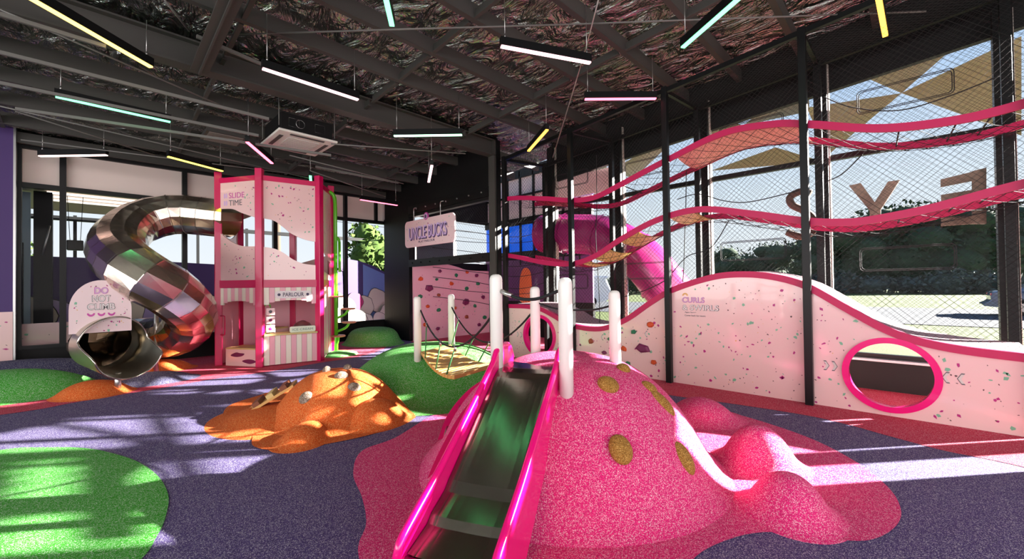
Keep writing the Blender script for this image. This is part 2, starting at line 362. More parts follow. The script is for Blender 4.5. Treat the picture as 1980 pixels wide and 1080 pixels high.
# right hand facade: low black wall and glazing
XF = 7.86
mb = MB(); mb.box((XF, 0.2, 0.205), (0.16, 12.2, 0.41)); struct(mb.build('wall_right', BLACKW))
mb = MB(); mb.box((6.42, -3.8, 1.3), (0.08, 4.4, 2.6)); mb.box((XF + 0.06, -1.55, 2.4), (0.08, 1.0, 0.9)); mb.box((XF + 0.06, -2.5, 3.1), (0.08, 0.8, 0.75)); mb.box((XF + 0.06, -1.95, 3.66), (0.08, 1.9, 0.16)); mb.box((XF + 0.06, -1.95, 3.98), (0.08, 1.9, 0.14)); mb.box((XF + 0.06, 5.3, 3.82), (0.08, 1.6, 0.5)); struct(mb.build('sun_blocker_right', PANEL))  # wall and boards added to block the sun and shape its patches
mb = MB(); mb.box((XF - 0.02, 0.2, 0.425), (0.24, 12.2, 0.03)); trim(mb, mat('pale_sill', (200, 204, 206), 0.4))
mb = MB()                                            # upstand above the glazing, under the roof
mb.obox((XF - 0.05, -6, 4.95), (0, 12.3, -0.96), (0.1, 0, 0), (0, 0, 0.95)); trim(mb, BLACKW)
cols_y = [6.2, 4.42, 2.7, 1.0, -0.78, -2.12, -3.0, -4.5, -6.0]
wn = [0]
SUNLITM = mat('sunlit_mullion_side', (196, 190, 178), 0.5)  # sunlit side of the mullions, put into the colour as cream
for i in range(len(cols_y) - 1):
    ya, yb = cols_y[i], cols_y[i + 1]; wn[0] += 1
    r = thing('window_%d' % wn[0], None, None, (XF, (ya + yb) / 2, 0.44), kind='structure')
    zt = ROOF((ya + yb) / 2) - 0.45
    mb = MB(); mb.box((XF, (ya + yb) / 2, 3.4), (0.08, ya - yb - 0.1, 0.08)); mb.box((XF, (ya + yb) / 2, 0.475), (0.08, ya - yb - 0.1, 0.06)); mb.box((XF, yb + 0.03, (0.44 + zt) / 2), (0.06, 0.05, zt - 0.44)); mb.build('frame', BLACK, r)
    mb = MB(); mb.add([(XF, ya, 0.45), (XF, yb, 0.45), (XF, yb, zt + 0.1), (XF, ya, zt + 0.1)], [(0, 1, 2, 3)]); mb.build('pane', GLASS, r)
for i, yc in enumerate(cols_y[:-1]):                 # steel columns behind the rear net posts
    mb = MB(); mb.box((7.72, yc - 0.02, 2.4), (0.12, 0.16, 4.8), mi=0); mb.box((7.8, yc - 0.09, 2.4), (0.1, 0.05, 4.8), mi=1); trim(mb, [BLACK, SUNLITM])
# far window wall
YF = 11.85
mb = MB(); mb.box((-1.0, YF, 0.24), (16, 0.2, 0.48)); struct(mb.build('wall_far', BLACKW))
mb = MB(); mb.box((-1.0, YF - 0.01, 4.42), (16, 0.2, 0.44)); trim(mb, BLACKW)
mx = [-0.93, -0.37, 1.49, 3.33, 5.17, 7.05]
for i in range(5):
    a, b = mx[i], mx[i + 1]; wn[0] += 1; c_ = (a + b) / 2
    r = thing('window_%d' % wn[0], None, None, (c_, YF, 0.48), kind='structure')
    mb = MB(); mb.box((a + 0.03, YF - 0.05, 2.34), (0.09, 0.14, 3.72)); mb.box((c_, YF - 0.05, 3.52), (b - a, 0.12, 0.09)); mb.box((c_, YF - 0.05, 0.51), (b - a, 0.12, 0.06)); mb.build('frame', BLACK, r)
    if i == 4: 
        mb = MB(); mb.box((6.15, YF - 0.05, 3.87), (0.08, 0.12, 0.68)); mb.box((7.0, YF - 0.05, 2.34), (0.1, 0.14, 3.72)); mb.build('frame', BLACK, r)
    mb = MB(); mb.add([(a, YF, 0.5), (b, YF, 0.5), (b, YF, 3.5), (a, YF, 3.5)], [(0, 1, 2, 3)]); mb.build('pane', GLASS, r)
    mb = MB(); mb.box((c_, YF, 3.87), (b - a - 0.02, 0.03, 0.66)); mb.build('upper_panel', FROST, r)
mb = MB(); mb.box((0.2, 12.25, 0.5), (3.4, 0.04, 0.85)); confetti(mb, 60, lambda u, v: (u, 12.23, v), lambda u, v, s: True, (0, -1, 0), -1.4, 1.8, 0.12, 0.88, 1, smax=0.045)
struct(mb.build('wall_low_board', [PANEL] + CONF))
# purple and confetti wall at the far left
mb = MB(); mb.box((-5.0, 11.6, 3.0), (8.14, 0.16, 3.62), mi=0); mb.box((-5.0, 11.59, 0.595), (8.14, 0.18, 1.19), mi=1); mb.box((-0.92, 11.6, 2.4), (0.03, 0.2, 4.8), mi=6)
confetti(mb, 260, lambda u, v: (u, 11.5, v), lambda u, v, s: True, (0, -1, 0), -4.5, -1.0, 0.05, 1.12, 2, smax=0.05)
struct(mb.build('wall_side', [PURP, PANEL] + CONF + [GALV]))
# black box wall over the side bay and its column
mb = MB(); mb.box((6.44, 9.2, 4.2), (0.14, 4.9, 1.4)); mb.box((6.46, 10.98, 1.8), (0.2, 1.4, 3.6)); struct(mb.build('wall_bay', BLACKW))
mb = MB(); mb.box((6.36, 6.78, 2.4), (0.06, 0.2, 4.8), mi=1); mb.box((6.44, 6.74, 2.4), (0.12, 0.16, 4.8)); trim(mb, [BLACK, GIRD])
mb = MB(); mb.box((6.34, 8.55, 2.19), (0.06, 3.35, 0.2)); 
for k in range(8): mb.tube([(6.31, 7.1 + k * 0.42, 2.2), (6.29, 7.1 + k * 0.42, 2.2)], 0.02, 8)
trim(mb, BLACK)
mb = MB(); mb.box((6.34, 8.55, 3.68), (0.06, 3.35, 0.22))
for k in range(7): mb.tube([(6.31, 7.1 + k * 0.45, 3.68), (6.29, 7.1 + k * 0.45, 3.68)], 0.02, 8, mi=1)
trim(mb, [BLACK, GALV])
mb = MB(); mb.box((10.1, 13.2, 1.17), (0.2, 3.6, 2.35)); mb.box((8.8, 12.45, 1.6), (1.8, 0.16, 3.2)); struct(mb.build('sun_blocker_mural', LW))  # walls added outside to keep direct sun off the mural fence
# side bay: back wall, side wall with blue glazing
mb = MB(); mb.box((8.0, 10.25, 2.0), (2.9, 0.06, 0.5)); mb.box((7.25, 10.25, 2.75), (1.3, 0.05, 1.0), mi=1); mb.box((8.0, 10.25, 4.2), (2.9, 0.06, 1.3)); struct(mb.build('wall_bay_back', [BLACKW, mat('slate_mesh_panel', (70, 80, 88), 0.7)]))
BLUE = mat('blue_glazing', (20, 90, 220), 0.3, emit=(20, 100, 235), estr=0.5)  # glow put into the panes themselves, no lamp behind them
mb = MB(); X9 = 9.35
mb.box((X9, 8.2, 0.5), (0.1, 4.2, 1.1)); mb.box((X9, 8.2, 2.45), (0.1, 4.2, 0.25)); mb.box((X9, 8.2, 3.5), (0.12, 4.2, 0.22)); mb.box((X9, 8.2, 5.0), (0.12, 4.2, 0.3))
for k in range(6): mb.box((X9 - 0.02, 6.5 + k * 0.55, 3.6), (0.08, 0.05, 2.9))
mb.box((X9 - 0.02, 8.2, 4.3), (0.08, 4.2, 0.05)); mb.box((X9 + 0.02, 8.2, 3.0), (0.03, 4.2, 0.9), mi=1); mb.box((X9 + 0.02, 8.2, 4.3), (0.03, 4.2, 1.4), mi=2); mb.box((X9 - 0.02, 8.2, 1.7), (0.06, 4.2, 1.3), mi=3)
struct(mb.build('wall_bay_side', [BLACK, BLUE, mat('pale_cladding', (226, 208, 200), 0.6), mat('plum_mural', (84, 46, 96), 0.6)]))
mb = MB(); mb.prism([(x.x, x.y) for x in cr([Vector(p) for p in ((0, 0), (0.42, 0), (0.44, 0.75), (0.3, 1.0), (0.1, 0.95), (-0.02, 0.6))], 6, True)], (X9 - 0.078, 8.7, 1.05), (0, -1, 0), (0, 0, 1), (0.02, 0, 0))
tag(mb.build('orange_mural_shape', mat('orange_mural', (224, 110, 60), 0.6)), 'rounded orange mural shape on the plum wall behind the side bay', 'mural')

# ---------------------------------------------------------------- rubber mounds
def mound(name, label, mt, c, rx, ry, h, rot=0.0, p=3.0, q=1.0, skirt=0.12, group=None, top=None, cat='mound', z0=0.0):
    mb = MB(); nr, ns = 26, 72; vs = [(c[0], c[1], z0 + h)]; fs = []
    for i in range(1, nr + 1):
        t = i / nr * (1 + skirt)
        for k in range(ns):
            a = 2 * math.pi * k / ns
            zz = h * max(0.0, 1 - min(t, 1) ** p) ** q
            if t > 0.86: s_ = (t - 0.86) / (0.14 + skirt); zb = h * (1 - 0.86 ** p) ** q; zz = zb * (1 - s_) ** 2.0
            x, y_ = rx * t * math.cos(a), ry * t * math.sin(a)
            wob = 1 + 0.03 * math.sin(3 * a + c[0])
            x *= wob; y_ *= wob
            vs.append((c[0] + x * math.cos(rot) - y_ * math.sin(rot), c[1] + x * math.sin(rot) + y_ * math.cos(rot), z0 + max(zz, 0.0) + (0.0 if i < nr else -0.01)))
    for k in range(ns): fs.append((0, 1 + k, 1 + (k + 1) % ns))
    for i in range(nr - 1):
        for k in range(ns): fs.append((1 + i * ns + k, 1 + (i + 1) * ns + k, 1 + (i + 1) * ns + (k + 1) % ns, 1 + i * ns + (k + 1) % ns))
    mb.add(vs, fs, 0, True)
    return mb, nr
MC, MR, MH = (3.08, 2.33), 1.35, 0.90
def msurf(x, y, c=MC, R=MR, h=MH, p=3.0, k=0.905):
    u, v = (x - c[0]) * 0.698 - (y - c[1]) * 0.716, (x - c[0]) * 0.716 + (y - c[1]) * 0.698
    r = math.hypot(u / k, v) / R
    return h * max(0, 1 - r ** p)
pm = thing('play_mound', 'large pink speckled rubber mound with tan oval chips and a steel slide down its front', 'mound', (MC[0], MC[1], 0))
mb, _ = mound('', '', None, MC, MR * 0.905, MR, MH, -0.798, skirt=0.09); mb.build('mound_body', PINKR, pm)
def chip(parent, x, y, a, b, mt, fz, th=0.035):
    e = 0.01; nx = -(fz(x + e, y) - fz(x - e, y)) / (2 * e); ny = -(fz(x, y + e) - fz(x, y - e)) / (2 * e)
    n = Vector((nx, ny, 1)).normalized(); t = Vector((0, 0, 1)) - n * n.z
    t = t.normalized() if t.length > 0.05 else Vector((1, 0, 0)); s = n.cross(t)
    m = MB(); m.ell(Vector((x, y, fz(x, y))), (s * a, t * b, n * th * 1.4), 20, 12); return m.build('chip', mt, parent)
for x, y, a, b in [(2.789, 1.705, 0.085, 0.085), (3.158, 1.783, 0.07, 0.06), (3.166, 1.453, 0.075, 0.13), (2.489, 1.434, 0.082, 0.1), (2.965, 1.207, 0.07, 0.12), (3.171, 1.561, 0.06, 0.08)]: chip(pm, x, y, a, b, TANR, msurf)
# slide
ST, SA = Vector((2.46, 2.24)), Vector((-0.904, -0.428)).normalized(); SB = Vector((-SA.y, SA.x)) * 1.0
if SB.dot(Vector((0.698, -0.716))) < 0: SB = -SB
ZS = [(-0.3, 0.868), (-0.05, 0.868), (0.05, 0.85), (0.12, 0.82), (0.9, 0.36), (0.96, 0.315), (1.12, 0.262), (1.16, 0.228), (1.42, 0.172)]
def zs(s):
    for (a, p), (b, q) in zip(ZS, ZS[1:]):
        if s <= b: return p + (q - p) * (s - a) / (b - a)
    return ZS[-1][1]
def SP(s, o, z): p = ST + SA * s + SB * o; return (p.x, p.y, z)
sl = thing('toddler_slide', 'small steel chute slide with hot pink side panels on the pink mound', 'slide', SP(0.7, 0, 0))
mb = MB(); mb.grid(lambda u, v: SP(-0.28 + 1.64 * u, -0.235 + 0.47 * v, zs(-0.28 + 1.64 * u) + 0.012 * (2 * v - 1) ** 4), 82, 10, sm=False)
mb.grid(lambda u, v: SP(-0.28 + 1.64 * u, -0.235 + 0.47 * v, zs(-0.28 + 1.64 * u) - 0.02), 48, 2, flip=True)
CH = mat('slide_chute_steel', (150, 142, 132), 0.17, 1.0, bump=(4, 0.1, 0.01)); tag(mb.build('chute', CH, sl), 'dark shiny steel chute')
mb = MB(); mb.tube([SP(1.37, -0.24, 0.175), SP(1.37, 0.24, 0.175)], 0.014, 10); mb.build('lip', STEEL, sl)
mb = MB(); mb.grid(lambda u, v: SP(1.36, -0.24 + 0.48 * u, 0.0 + 0.16 * v), 2, 2, sm=False); mb.grid(lambda u, v: SP(1.35, -0.24 + 0.48 * u, 0.0 + 0.16 * v), 2, 2, sm=False, flip=True); mb.build('end_panel', mat('coral_panel', (232, 70, 84), 0.35), sl)
zt_ = interp([(-0.36, 0.9), (-0.3, 1.0), (-0.18, 1.04), (0.0, 1.02), (0.1, 0.93), (0.5, 0.71), (0.95, 0.47), (1.1, 0.40), (1.3, 0.31), (1.39, 0.26), (1.42, 0.2)])
zb_ = interp([(-0.36, 0.84), (0.0, 0.66), (0.3, 0.48), (0.6, 0.28), (0.9, 0.08), (1.05, 0.0), (1.42, 0.0)])
for sd in (-1, 1):
    mb = MB(); N = 60; S_ = [-0.36 + 1.78 * i / N for i in range(N + 1)]
    if sd == 1: S_ = [s for s in S_ if s >= -0.2]
    for o0, o1 in ((0.24, 0.275),):
        poly = [(s, zt_(s)) for s in S_] + [(s, zb_(s)) for s in reversed(S_)]
        ux = Vector((SA.x, SA.y, 0)); mb.prism(poly, SP(0, sd * o1, 0), ux, (0, 0, 1), Vector((SB.x, SB.y, 0)) * (sd * (o0 - o1)), sm=False)
    mb.tube([SP(s, sd * 0.258, zt_(s)) for s in S_], 0.024, 10)
    mb.build('side_panel', HOT, sl)
# arched climber on the left flank
ac = thing('arched_climber', 'dark pink arched climbing rails up the left side of the pink mound', 'climbing rail', (2.1, 3.2, 0))
ra = [Vector(p) for p in [(2.466, 3.469, -0.0), (2.498, 3.335, 0.28), (2.47, 3.001, 0.571), (2.451, 2.658, 0.772)]]; rb = [Vector(p) for p in [(1.864, 2.801, 0.0), (1.923, 2.708, 0.239), (2.042, 2.58, 0.542), (2.232, 2.452, 0.792)]]
for R_ in (ra, rb):
    P = cr(R_, 10); mb = MB()
    W = 0.035
    for i in range(len(P) - 1):
        pass
    dn = Vector((0.12, -0.05, -0.11))
    vs = []; 
    side = (P[-1] - P[0]).cross(Vector((0, 0, 1))).normalized() * 0.012
    N = len(P)
    for p_, k in ((p_, i) for i, p_ in enumerate(P)):
        sc = 0.35 + 0.65 * math.sin(math.pi * min(1, (k + 1) / N * 1.15) ** 0.8) 
        vs += [p_ - side, p_ + side, p_ + side + dn * sc, p_ - side + dn * sc]
    fs = []
    for i in range(N - 1):
        for k in range(4): fs.append((i * 4 + k, (i + 1) * 4 + k, (i + 1) * 4 + (k + 1) % 4, i * 4 + (k + 1) % 4))
    fs += [(0, 1, 2, 3), (4 * N - 1, 4 * N - 2, 4 * N - 3, 4 * N - 4)]
    mb.add(vs, fs, 0, False); mb.build('side_rail', HOTD, ac)
for t in (0.25, 0.5, 0.75):
    A_, B_ = cr(ra, 10), cr(rb, 10); i = int(t * (len(A_) - 1)); mb = MB(); mb.tube([A_[i] + Vector((0.03, 0, -0.05)), B_[i] + Vector((0.03, 0, -0.05))], 0.014, 8); mb.build('rung', GALV, ac)
# white posts
def wpost(x, y, z0, z1, r, label, grp='white rounded posts around the rope bridge'):
    mb = MB(); mb.lathe((x, y, 0), [(r, z0), (r, z1 - r * 0.9), (r * 0.96, z1 - r * 0.55), (r * 0.8, z1 - r * 0.22), (r * 0.45, z1 - 0.03 * r), (0.002, z1)], 20)
    return tag(mb.build('bridge_post', WHITE), label, 'post', grp)
wpost(2.37, 2.50, 0.62, 1.64, 0.053, 'tall white rounded post behind the left rail of the steel slide')
wpost(2.50, 1.885, 0.62, 1.60, 0.053, 'white rounded post standing at the right rail of the steel slide, nearest post')
wpost(3.18, 2.78, 0.6, 1.53, 0.05, 'white rounded post at the back of the pink mound, in front of the small porthole')
wpost(3.25, 1.91, 0.6, 1.49, 0.05, 'white rounded post furthest right on the pink mound, beside the barrier')
# bridge
gpost = [(3.34, 5.19), (4.16, 5.46)]
wpost(3.34, 5.19, 0.35, 1.40, 0.053, 'white rounded post on the left edge of the green mound')
wpost(4.16, 5.46, 0.35, 1.41, 0.053, 'white rounded post on the far side of the green mound')
gm = interp([(0, 0), (1, 0)])
G = (3.95, 5.72)
mb, _ = mound('', '', None, G, 1.42, 1.35, 0.60, skirt=0.22)
tag(mb.build('green_mound', GRNR), 'large green rubber mound at the far end of the timber rope bridge', 'mound')
br = thing('rope_bridge', 'sagging honey timber plank bridge with rope handrails between the green and pink mounds', 'bridge', (3.3, 4.2, 0.4))
e0, e1 = (Vector((3.36, 5.14, 0.61)), Vector((4.08, 5.38, 0.61))), (Vector((2.66, 3.45, 0.62)), Vector((3.42, 3.6, 0.62)))
NP = 13
for i in range(NP):
    t = (i + 0.5) / NP; sag = -0.09 * 4 * t * (1 - t)
    a = e0[0].lerp(e1[0], t) + Vector((0, 0, sag)); b = e0[1].lerp(e1[1], t) + Vector((0, 0, sag))
    t2 = t + 0.01; dz = (-0.09 * 4 * t2 * (1 - t2) - sag) / 0.01
    d = ((e1[0] - e0[0]) + Vector((0, 0, dz))).normalized() * 0.125
    mb = MB(); sd_ = (b - a); mb.obox(a - d / 2 - Vector((0, 0, 0.045)), sd_, d, (0, 0, 0.045)); mb.build('plank', TIMB, br, 0.006)
HR = []
for (x0, y0, z0), (x1, y1, z1), sag in (((3.37, 5.15, 1.2), (2.42, 2.55, 1.35), 0.42), ((4.14, 5.42, 1.2), (3.17, 2.83, 1.25), 0.42)):
    P = [Vector((x0 + (x1 - x0) * t, y0 + (y1 - y0) * t, z0 + (z1 - z0) * t - sag * 4 * t * (1 - t))) for t in [k / 24 for k in range(25)]]
    HR.append(P); mb = MB(); mb.tube(P, 0.011, 6); mb.build('handrail_rope', ROPEB, br)
for P, e in ((HR[0], 0), (HR[1], 1)):
    for t in (0.17, 0.42, 0.62):
        k = int(t * 24 * 0.95); q = P[k]; tt = min(0.97, max(0.03, (5.14 - q.y) / (5.14 - 3.3)))
        b = e0[e].lerp(e1[e], tt) + Vector((0, 0, -0.09 * 4 * tt * (1 - tt)))
        mb = MB(); mb.tube([q, b], 0.009, 6); mb.tube([q + Vector((0, 0, 0.015)), q - Vector((0, 0, 0.05))], 0.014, 8, mi=1); mb.build('hanger_rope', [ROPEG, GALV], br)
mb = MB(); P = cr([(2.38, 2.45, 1.50), (2.42, 2.28, 1.44), (2.46, 2.12, 1.44), (2.49, 1.94, 1.50)], 8); mb.tube(P, 0.013, 6)
mb.tube([P[0], P[5]], 0.02, 8, mi=1)
tag(mb.build('guard_rope', [ROPEB, GALV]), 'thick black rope with pale end fittings strung between the two posts beside the slide top', 'rope'); mb = MB()
P = cr([(3.19, 2.73, 1.36), (3.2, 2.5, 1.31), (3.23, 2.15, 1.31), (3.25, 1.96, 1.35)], 8); mb.tube(P, 0.009, 6)
tag(mb.build('guard_rope', [ROPEB, GALV]), 'thin black rope strung between the two rear posts of the pink mound', 'rope')

# small pink mounds
for x, y, r, h, lab in ((4.93, 1.80, 0.36, 0.22, 'small pink rubber mound furthest back towards the wavy barrier'), (3.98, 0.98, 0.29, 0.33, 'small pink rubber mound between the two other small ones, sunlit on its right'), (3.29, 0.64, 0.25, 0.26, 'small pink rubber mound nearest the camera, right of the big mound')):
    mb, _ = mound('', '', None, (x, y), r, r * 1.05, h, p=2.2, skirt=0.38); tag(mb.build('rubber_mound', PINKR), lab, 'mound', 'small pink mounds')
# orange mound
om = thing('orange_mound', 'orange rubber mound with brown pebbles and a plywood ramp on its left', 'mound', (2.15, 5.05, 0))
OC = (2.18, 5.2)
def osurf(x, y): return msurf(x, y, OC, 0.75, 0.52, 2.6, 1.0)
mb, _ = mound('', '', None, OC, 0.75, 0.82, 0.52, p=2.6, skirt=0.2)
m2, _ = mound('', '', None, (2.301, 4.474), 0.36, 0.3, 0.26, p=2.4, skirt=0.3); mb.add(m2.v, m2.f, 0, True)
m2, _ = mound('', '', None, (1.579, 4.550), 0.34, 0.24, 0.15, p=2.2, skirt=0.3, rot=0.8); mb.add(m2.v, m2.f, 0, True)
m2, _ = mound('', '', None, (1.62, 5.55), 0.6, 0.62, 0.13, p=2.2, skirt=0.3); mb.add(m2.v, m2.f, 0, True)
mb.build('mound_body', ORAR, om)
for x, y, a, b in [(2.117, 4.941, 0.08, 0.07), (2.173, 4.732, 0.08, 0.07), (1.716, 4.938, 0.08, 0.08), (2.077, 5.269, 0.07, 0.05), (2.306, 5.194, 0.07, 0.05)]: chip(om, x, y, a, b, GRYR, osurf, 0.04)
rp_ = thing('climbing_ramp', 'plywood ramp with block steps leaning on the left of the orange mound', 'ramp', (1.4, 5.9, 0))
A_, B_ = Vector((1.37, 5.879, 0.03)), Vector((1.841, 5.654, 0.329)); d_ = (B_ - A_); sdv = d_.cross(Vector((0, 0, 1))).normalized()
nn = sdv.cross(d_).normalized()
mb = MB(); mb.obox(A_ - sdv * 0.16, d_, sdv * 0.32, nn * 0.03); mb.build('board', TIMB, rp_)
for k, t in enumerate((0.2, 0.48, 0.76)):
    mb = MB(); mb.obox(A_ + d_ * t - sdv * 0.16 + nn * 0.03, d_ * 0.13, sdv * 0.32, nn * 0.05); mb.build('step_block', mat('brown_block', (120, 66, 40), 0.5) if k != 1 else PLY, rp_)
# far left group of mounds
for nm, lab, mt, c, rx, ry, h, rot in [('navy_mound','broad dark navy rubber mound behind the green one at the far left',NAVR,(-1.0,10.6),1.9,0.75,0.42,0.0),
 ('green_mound','bright green low rubber mound at the far left in front of the navy one',GRNR,(-0.95,9.62),1.2,0.6,0.40,-0.15),
 ('orange_mound','small orange rubber mound directly below the steel slide exit',ORAR,(0.05,8.85),0.45,0.4,0.2,-0.5),
 ('navy_mound','low navy rubber mound right of the steel slide exit, partly sunlit',NAVR,(0.75,9.35),0.62,0.5,0.14,-0.4),
 ('orange_mound','orange rubber mound around the foot of the steel support post',ORAR,(0.95,10.5),0.55,0.45,0.2,-0.3)]:
    mb, _ = mound('', '', None, c, rx, ry, h, rot, p=2.4, skirt=0.15); tag(mb.build(nm, mt), lab, 'mound', 'low rubber mounds at the slide exit')
mb, _ = mound('', '', None, (5.5, 10.72), 0.72, 0.85, 0.42, p=6.0, skirt=0.12); tag(mb.build('green_mound', GRNR), 'flat topped green rubber mound in the far corner under the windows', 'mound')
# pole base dome handled below

# ---------------------------------------------------------------- wavy barrier
ptop = interp([(6.42, 1.13), (5.52, 1.11), (5.06, 0.96), (4.75, 0.82), (4.06, 0.78), (3.55, 0.96), (3.08, 1.27), (2.73, 1.47), (2.12, 1.66), (1.71, 1.69), (1.33, 1.64), (1.0, 1.52), (0.59, 1.24), (0.31, 1.05), (0.06, 0.93), (-0.3, 0.85), (-0.9, 0.80)])
bar_ = thing('wavy_barrier', 'pale pink confetti barrier with a wavy crimson top edge and two round portholes', 'barrier', (6.4, 2.8, 0))
XP = 6.38; PH = [(0.235, 0.47, 0.365), (5.47, 0.52, 0.365)]
ys = [6.33, 4.62, 2.77, 0.99, -0.78]
rr_ = random.Random(3)
for i in range(4):
    b, a = ys[i], ys[i + 1]; mb = MB(); top = [(b - (b - a) * k / 24, ptop(b - (b - a) * k / 24)) for k in range(25)]
    hole = [h for h in PH if a < h[0] < b]; poly = [(a + 0.003, 0.0)]
    if hole:
        yc, zc, r = hole[0]; poly.append((yc - 0.0005, 0.0)); poly += [(yc - r * math.sin(t), zc - r * math.cos(t)) for t in [2 * math.pi * k / 48 + 0.001 for k in range(48)]] + [(yc + 0.0015, zc - r)]; poly.append((yc + 0.0005, 0.0))
    poly += [(b - 0.003, 0.0)] + top[:1] + top[1:-1] + top[-1:]
    mb.prism(poly, (XP, 0, 0), (0, 1, 0), (0, 0, 1), (0.04, 0, 0))
    ins = lambda u, v, s, hole=hole: v < ptop(u) - 0.12 and v > s and not any(math.hypot(u - h[0], v - h[1]) < h[2] + 0.1 for h in hole) and not (1.95 < u < 2.65 and 0.95 < v < 1.4)
    confetti(mb, int((b - a) * 130), lambda u, v: (XP, u, v), ins, (-1, 0, 0), a + 0.04, b - 0.04, 0.03, 1.7, 1, 0.01, 0.034, rr_)
    mb.build('barrier_panel', [PANEL] + CONF, bar_)
def ribbon(fn, y0, y1, n, h, x0, x1, nm, mt, parent):
    P = [Vector((y1 + (y0 - y1) * k / n, fn(y1 + (y0 - y1) * k / n))) for k in range(n + 1)]; lo = []; up = []
    for k, p in enumerate(P):
        t = (P[min(k + 1, n)] - P[max(k - 1, 0)]).normalized(); nv = Vector((-t.y, t.x)); nv = nv if nv.y > 0 else -nv
        up.append(p + nv * h * 0.5); lo.append(p - nv * h * 0.5)
    mb = MB(); N = n + 1; vs = []
    for k in range(N): vs += [(x0, up[k].x, up[k].y), (x1, up[k].x, up[k].y), (x1, lo[k].x, lo[k].y), (x0, lo[k].x, lo[k].y)]
    fs = []
    for i in range(n):
        for k in range(4): fs.append((i * 4 + k, (i + 1) * 4 + k, (i + 1) * 4 + (k + 1) % 4, i * 4 + (k + 1) % 4))
    fs += [(0, 1, 2, 3), (4 * N - 1, 4 * N - 2, 4 * N - 3, 4 * N - 4)]
    mb.add(vs, fs, 0, False); return mb.build(nm, mt, parent)
ribbon(lambda y: ptop(y) - 0.035, -0.78, 6.33, 120, 0.085, 6.355, 6.44, 'edge_trim', TRIM, bar_)
for yc, zc, r in PH:
    mb = MB(); N = 56; vs = []
    for k in range(N):
        a = 2 * math.pi * k / N; c_, s_ = math.cos(a), math.sin(a)
        for rad, x in ((r - 0.005, 6.35), (r + 0.06, 6.35), (r + 0.06, 6.45), (r - 0.005, 6.45)): vs.append((x, yc + rad * c_, zc + rad * s_))
    mb.add(vs, [(i * 4 + k, i * 4 + (k + 1) % 4, ((i + 1) % N) * 4 + (k + 1) % 4, ((i + 1) % N) * 4 + k) for i in range(N) for k in range(4)], 0, False)
    mb.build('porthole_ring', HOT, bar_)
mb = MB(); mb.grid(lambda u, v: (6.44 + 0.9 * v, 6.33 - 7.15 * u, ptop(6.33 - 7.15 * u) - 0.0 + 0.02 * v), 120, 4, flip=False)
mb.grid(lambda u, v: (6.44 + 0.9 * v, 6.33 - 7.15 * u, ptop(6.33 - 7.15 * u) - 0.04), 120, 2, flip=True)
mb.build('hill_top', mat('pale_grip_surface', (158, 132, 138), 0.7, bump=(40, 0.4, 0.01)), bar_)
def chev(y, z, dr, w_, h, parent):
    P = [(0, h / 2), (w_ * 0.45, h / 2), (w_, 0), (w_ * 0.45, -h / 2), (0, -h / 2), (w_ * 0.5, 0)]
    for sc, mt, lf in ((1.0, LETG, 0.002), (0.8, mat('pale_grey_mark', (206, 200, 194), 0.5), 0.0035)):
        q = [((p[0] - w_ * 0.45) * sc + w_ * 0.45, p[1] * sc) for p in P]
        mb = MB(); mb.prism([(y - dr * p[0], z + p[1]) for p in q], (XP - lf, 0, 0), (0, 1, 0), (0, 0, 1), (0.001, 0, 0)); mb.build('chevron_mark', mt, parent)
for y_, dr in ((0.84, 1), (0.76, 1), (-0.24, -1), (-0.35, -1)): chev(y_ - (0 if dr == 1 else 0.0), 0.505, dr, 0.06, 0.12, bar_)
for y_, dr in ((6.1, 1), (6.0, 1), (3.98, -1), (3.15, -1)): chev(y_, 0.5 if y_ > 4.5 else (0.72 if y_ < 3.5 else 0.6), dr, 0.05, 0.1, bar_)
NX = (-1, 0, 0); UY = (0, -1, 0); UZ = (0, 0, 1)
def sign_text(nm, s, parent, mo, mi_, o, ux, wd, hg, nrm, off=0.03):
    text(nm, s, parent, mo, o, ux, UZ, wd, hg, nrm, off=off, th=0.002, lift=0.002); 
    if mi_: text(nm, s, parent, mi_, Vector(o) + Vector(ux) * wd * 0.012 + Vector((0, 0, hg * 0.06)), ux, UZ, wd * 0.97, hg * 0.9, nrm, off=0.0, th=0.002, lift=0.0045)
sign_text('lettering', 'CURLS', bar_, LETM, LETL, (XP, 2.575, 1.245), UY, 0.33, 0.085, NX)
sign_text('lettering', '& SWIRLS', bar_, LETG, LETW, (XP, 2.575, 1.13), UY, 0.53, 0.085, NX)
sign_text('lettering', 'Ages 5yrs+', bar_, LETG, None, (XP, 2.54, 1.085), UY, 0.17, 0.025, NX, 0)
sign_text('lettering', 'Come back for more.', bar_, LETG, None, (XP, 2.54, 1.04), UY, 0.31, 0.025, NX, 0)
mb = MB(); P = [(0.045 * math.cos(t), 0.045 * math.sin(t)) for t in [math.pi * k / 10 for k in range(11)]] + [(0.02 * math.cos(t), 0.02 * math.sin(t)) for t in [math.pi * k / 10 for k in range(10, -1, -1)]]
mb.prism([(2.53 + p[0], 1.35 + p[1]) for p in P], (XP - 0.003, 0, 0), (0, 1, 0), UZ, (0.002, 0, 0)); mb.build('arch_mark', CYEL, bar_)
HC = {'o': (HOLDO, 'orange climbing hold'), 'g': (HOLDG, 'green climbing hold'), 'm': (HOLDM, 'maroon climbing hold'), 'b': (HOLDB, 'brown climbing hold')}
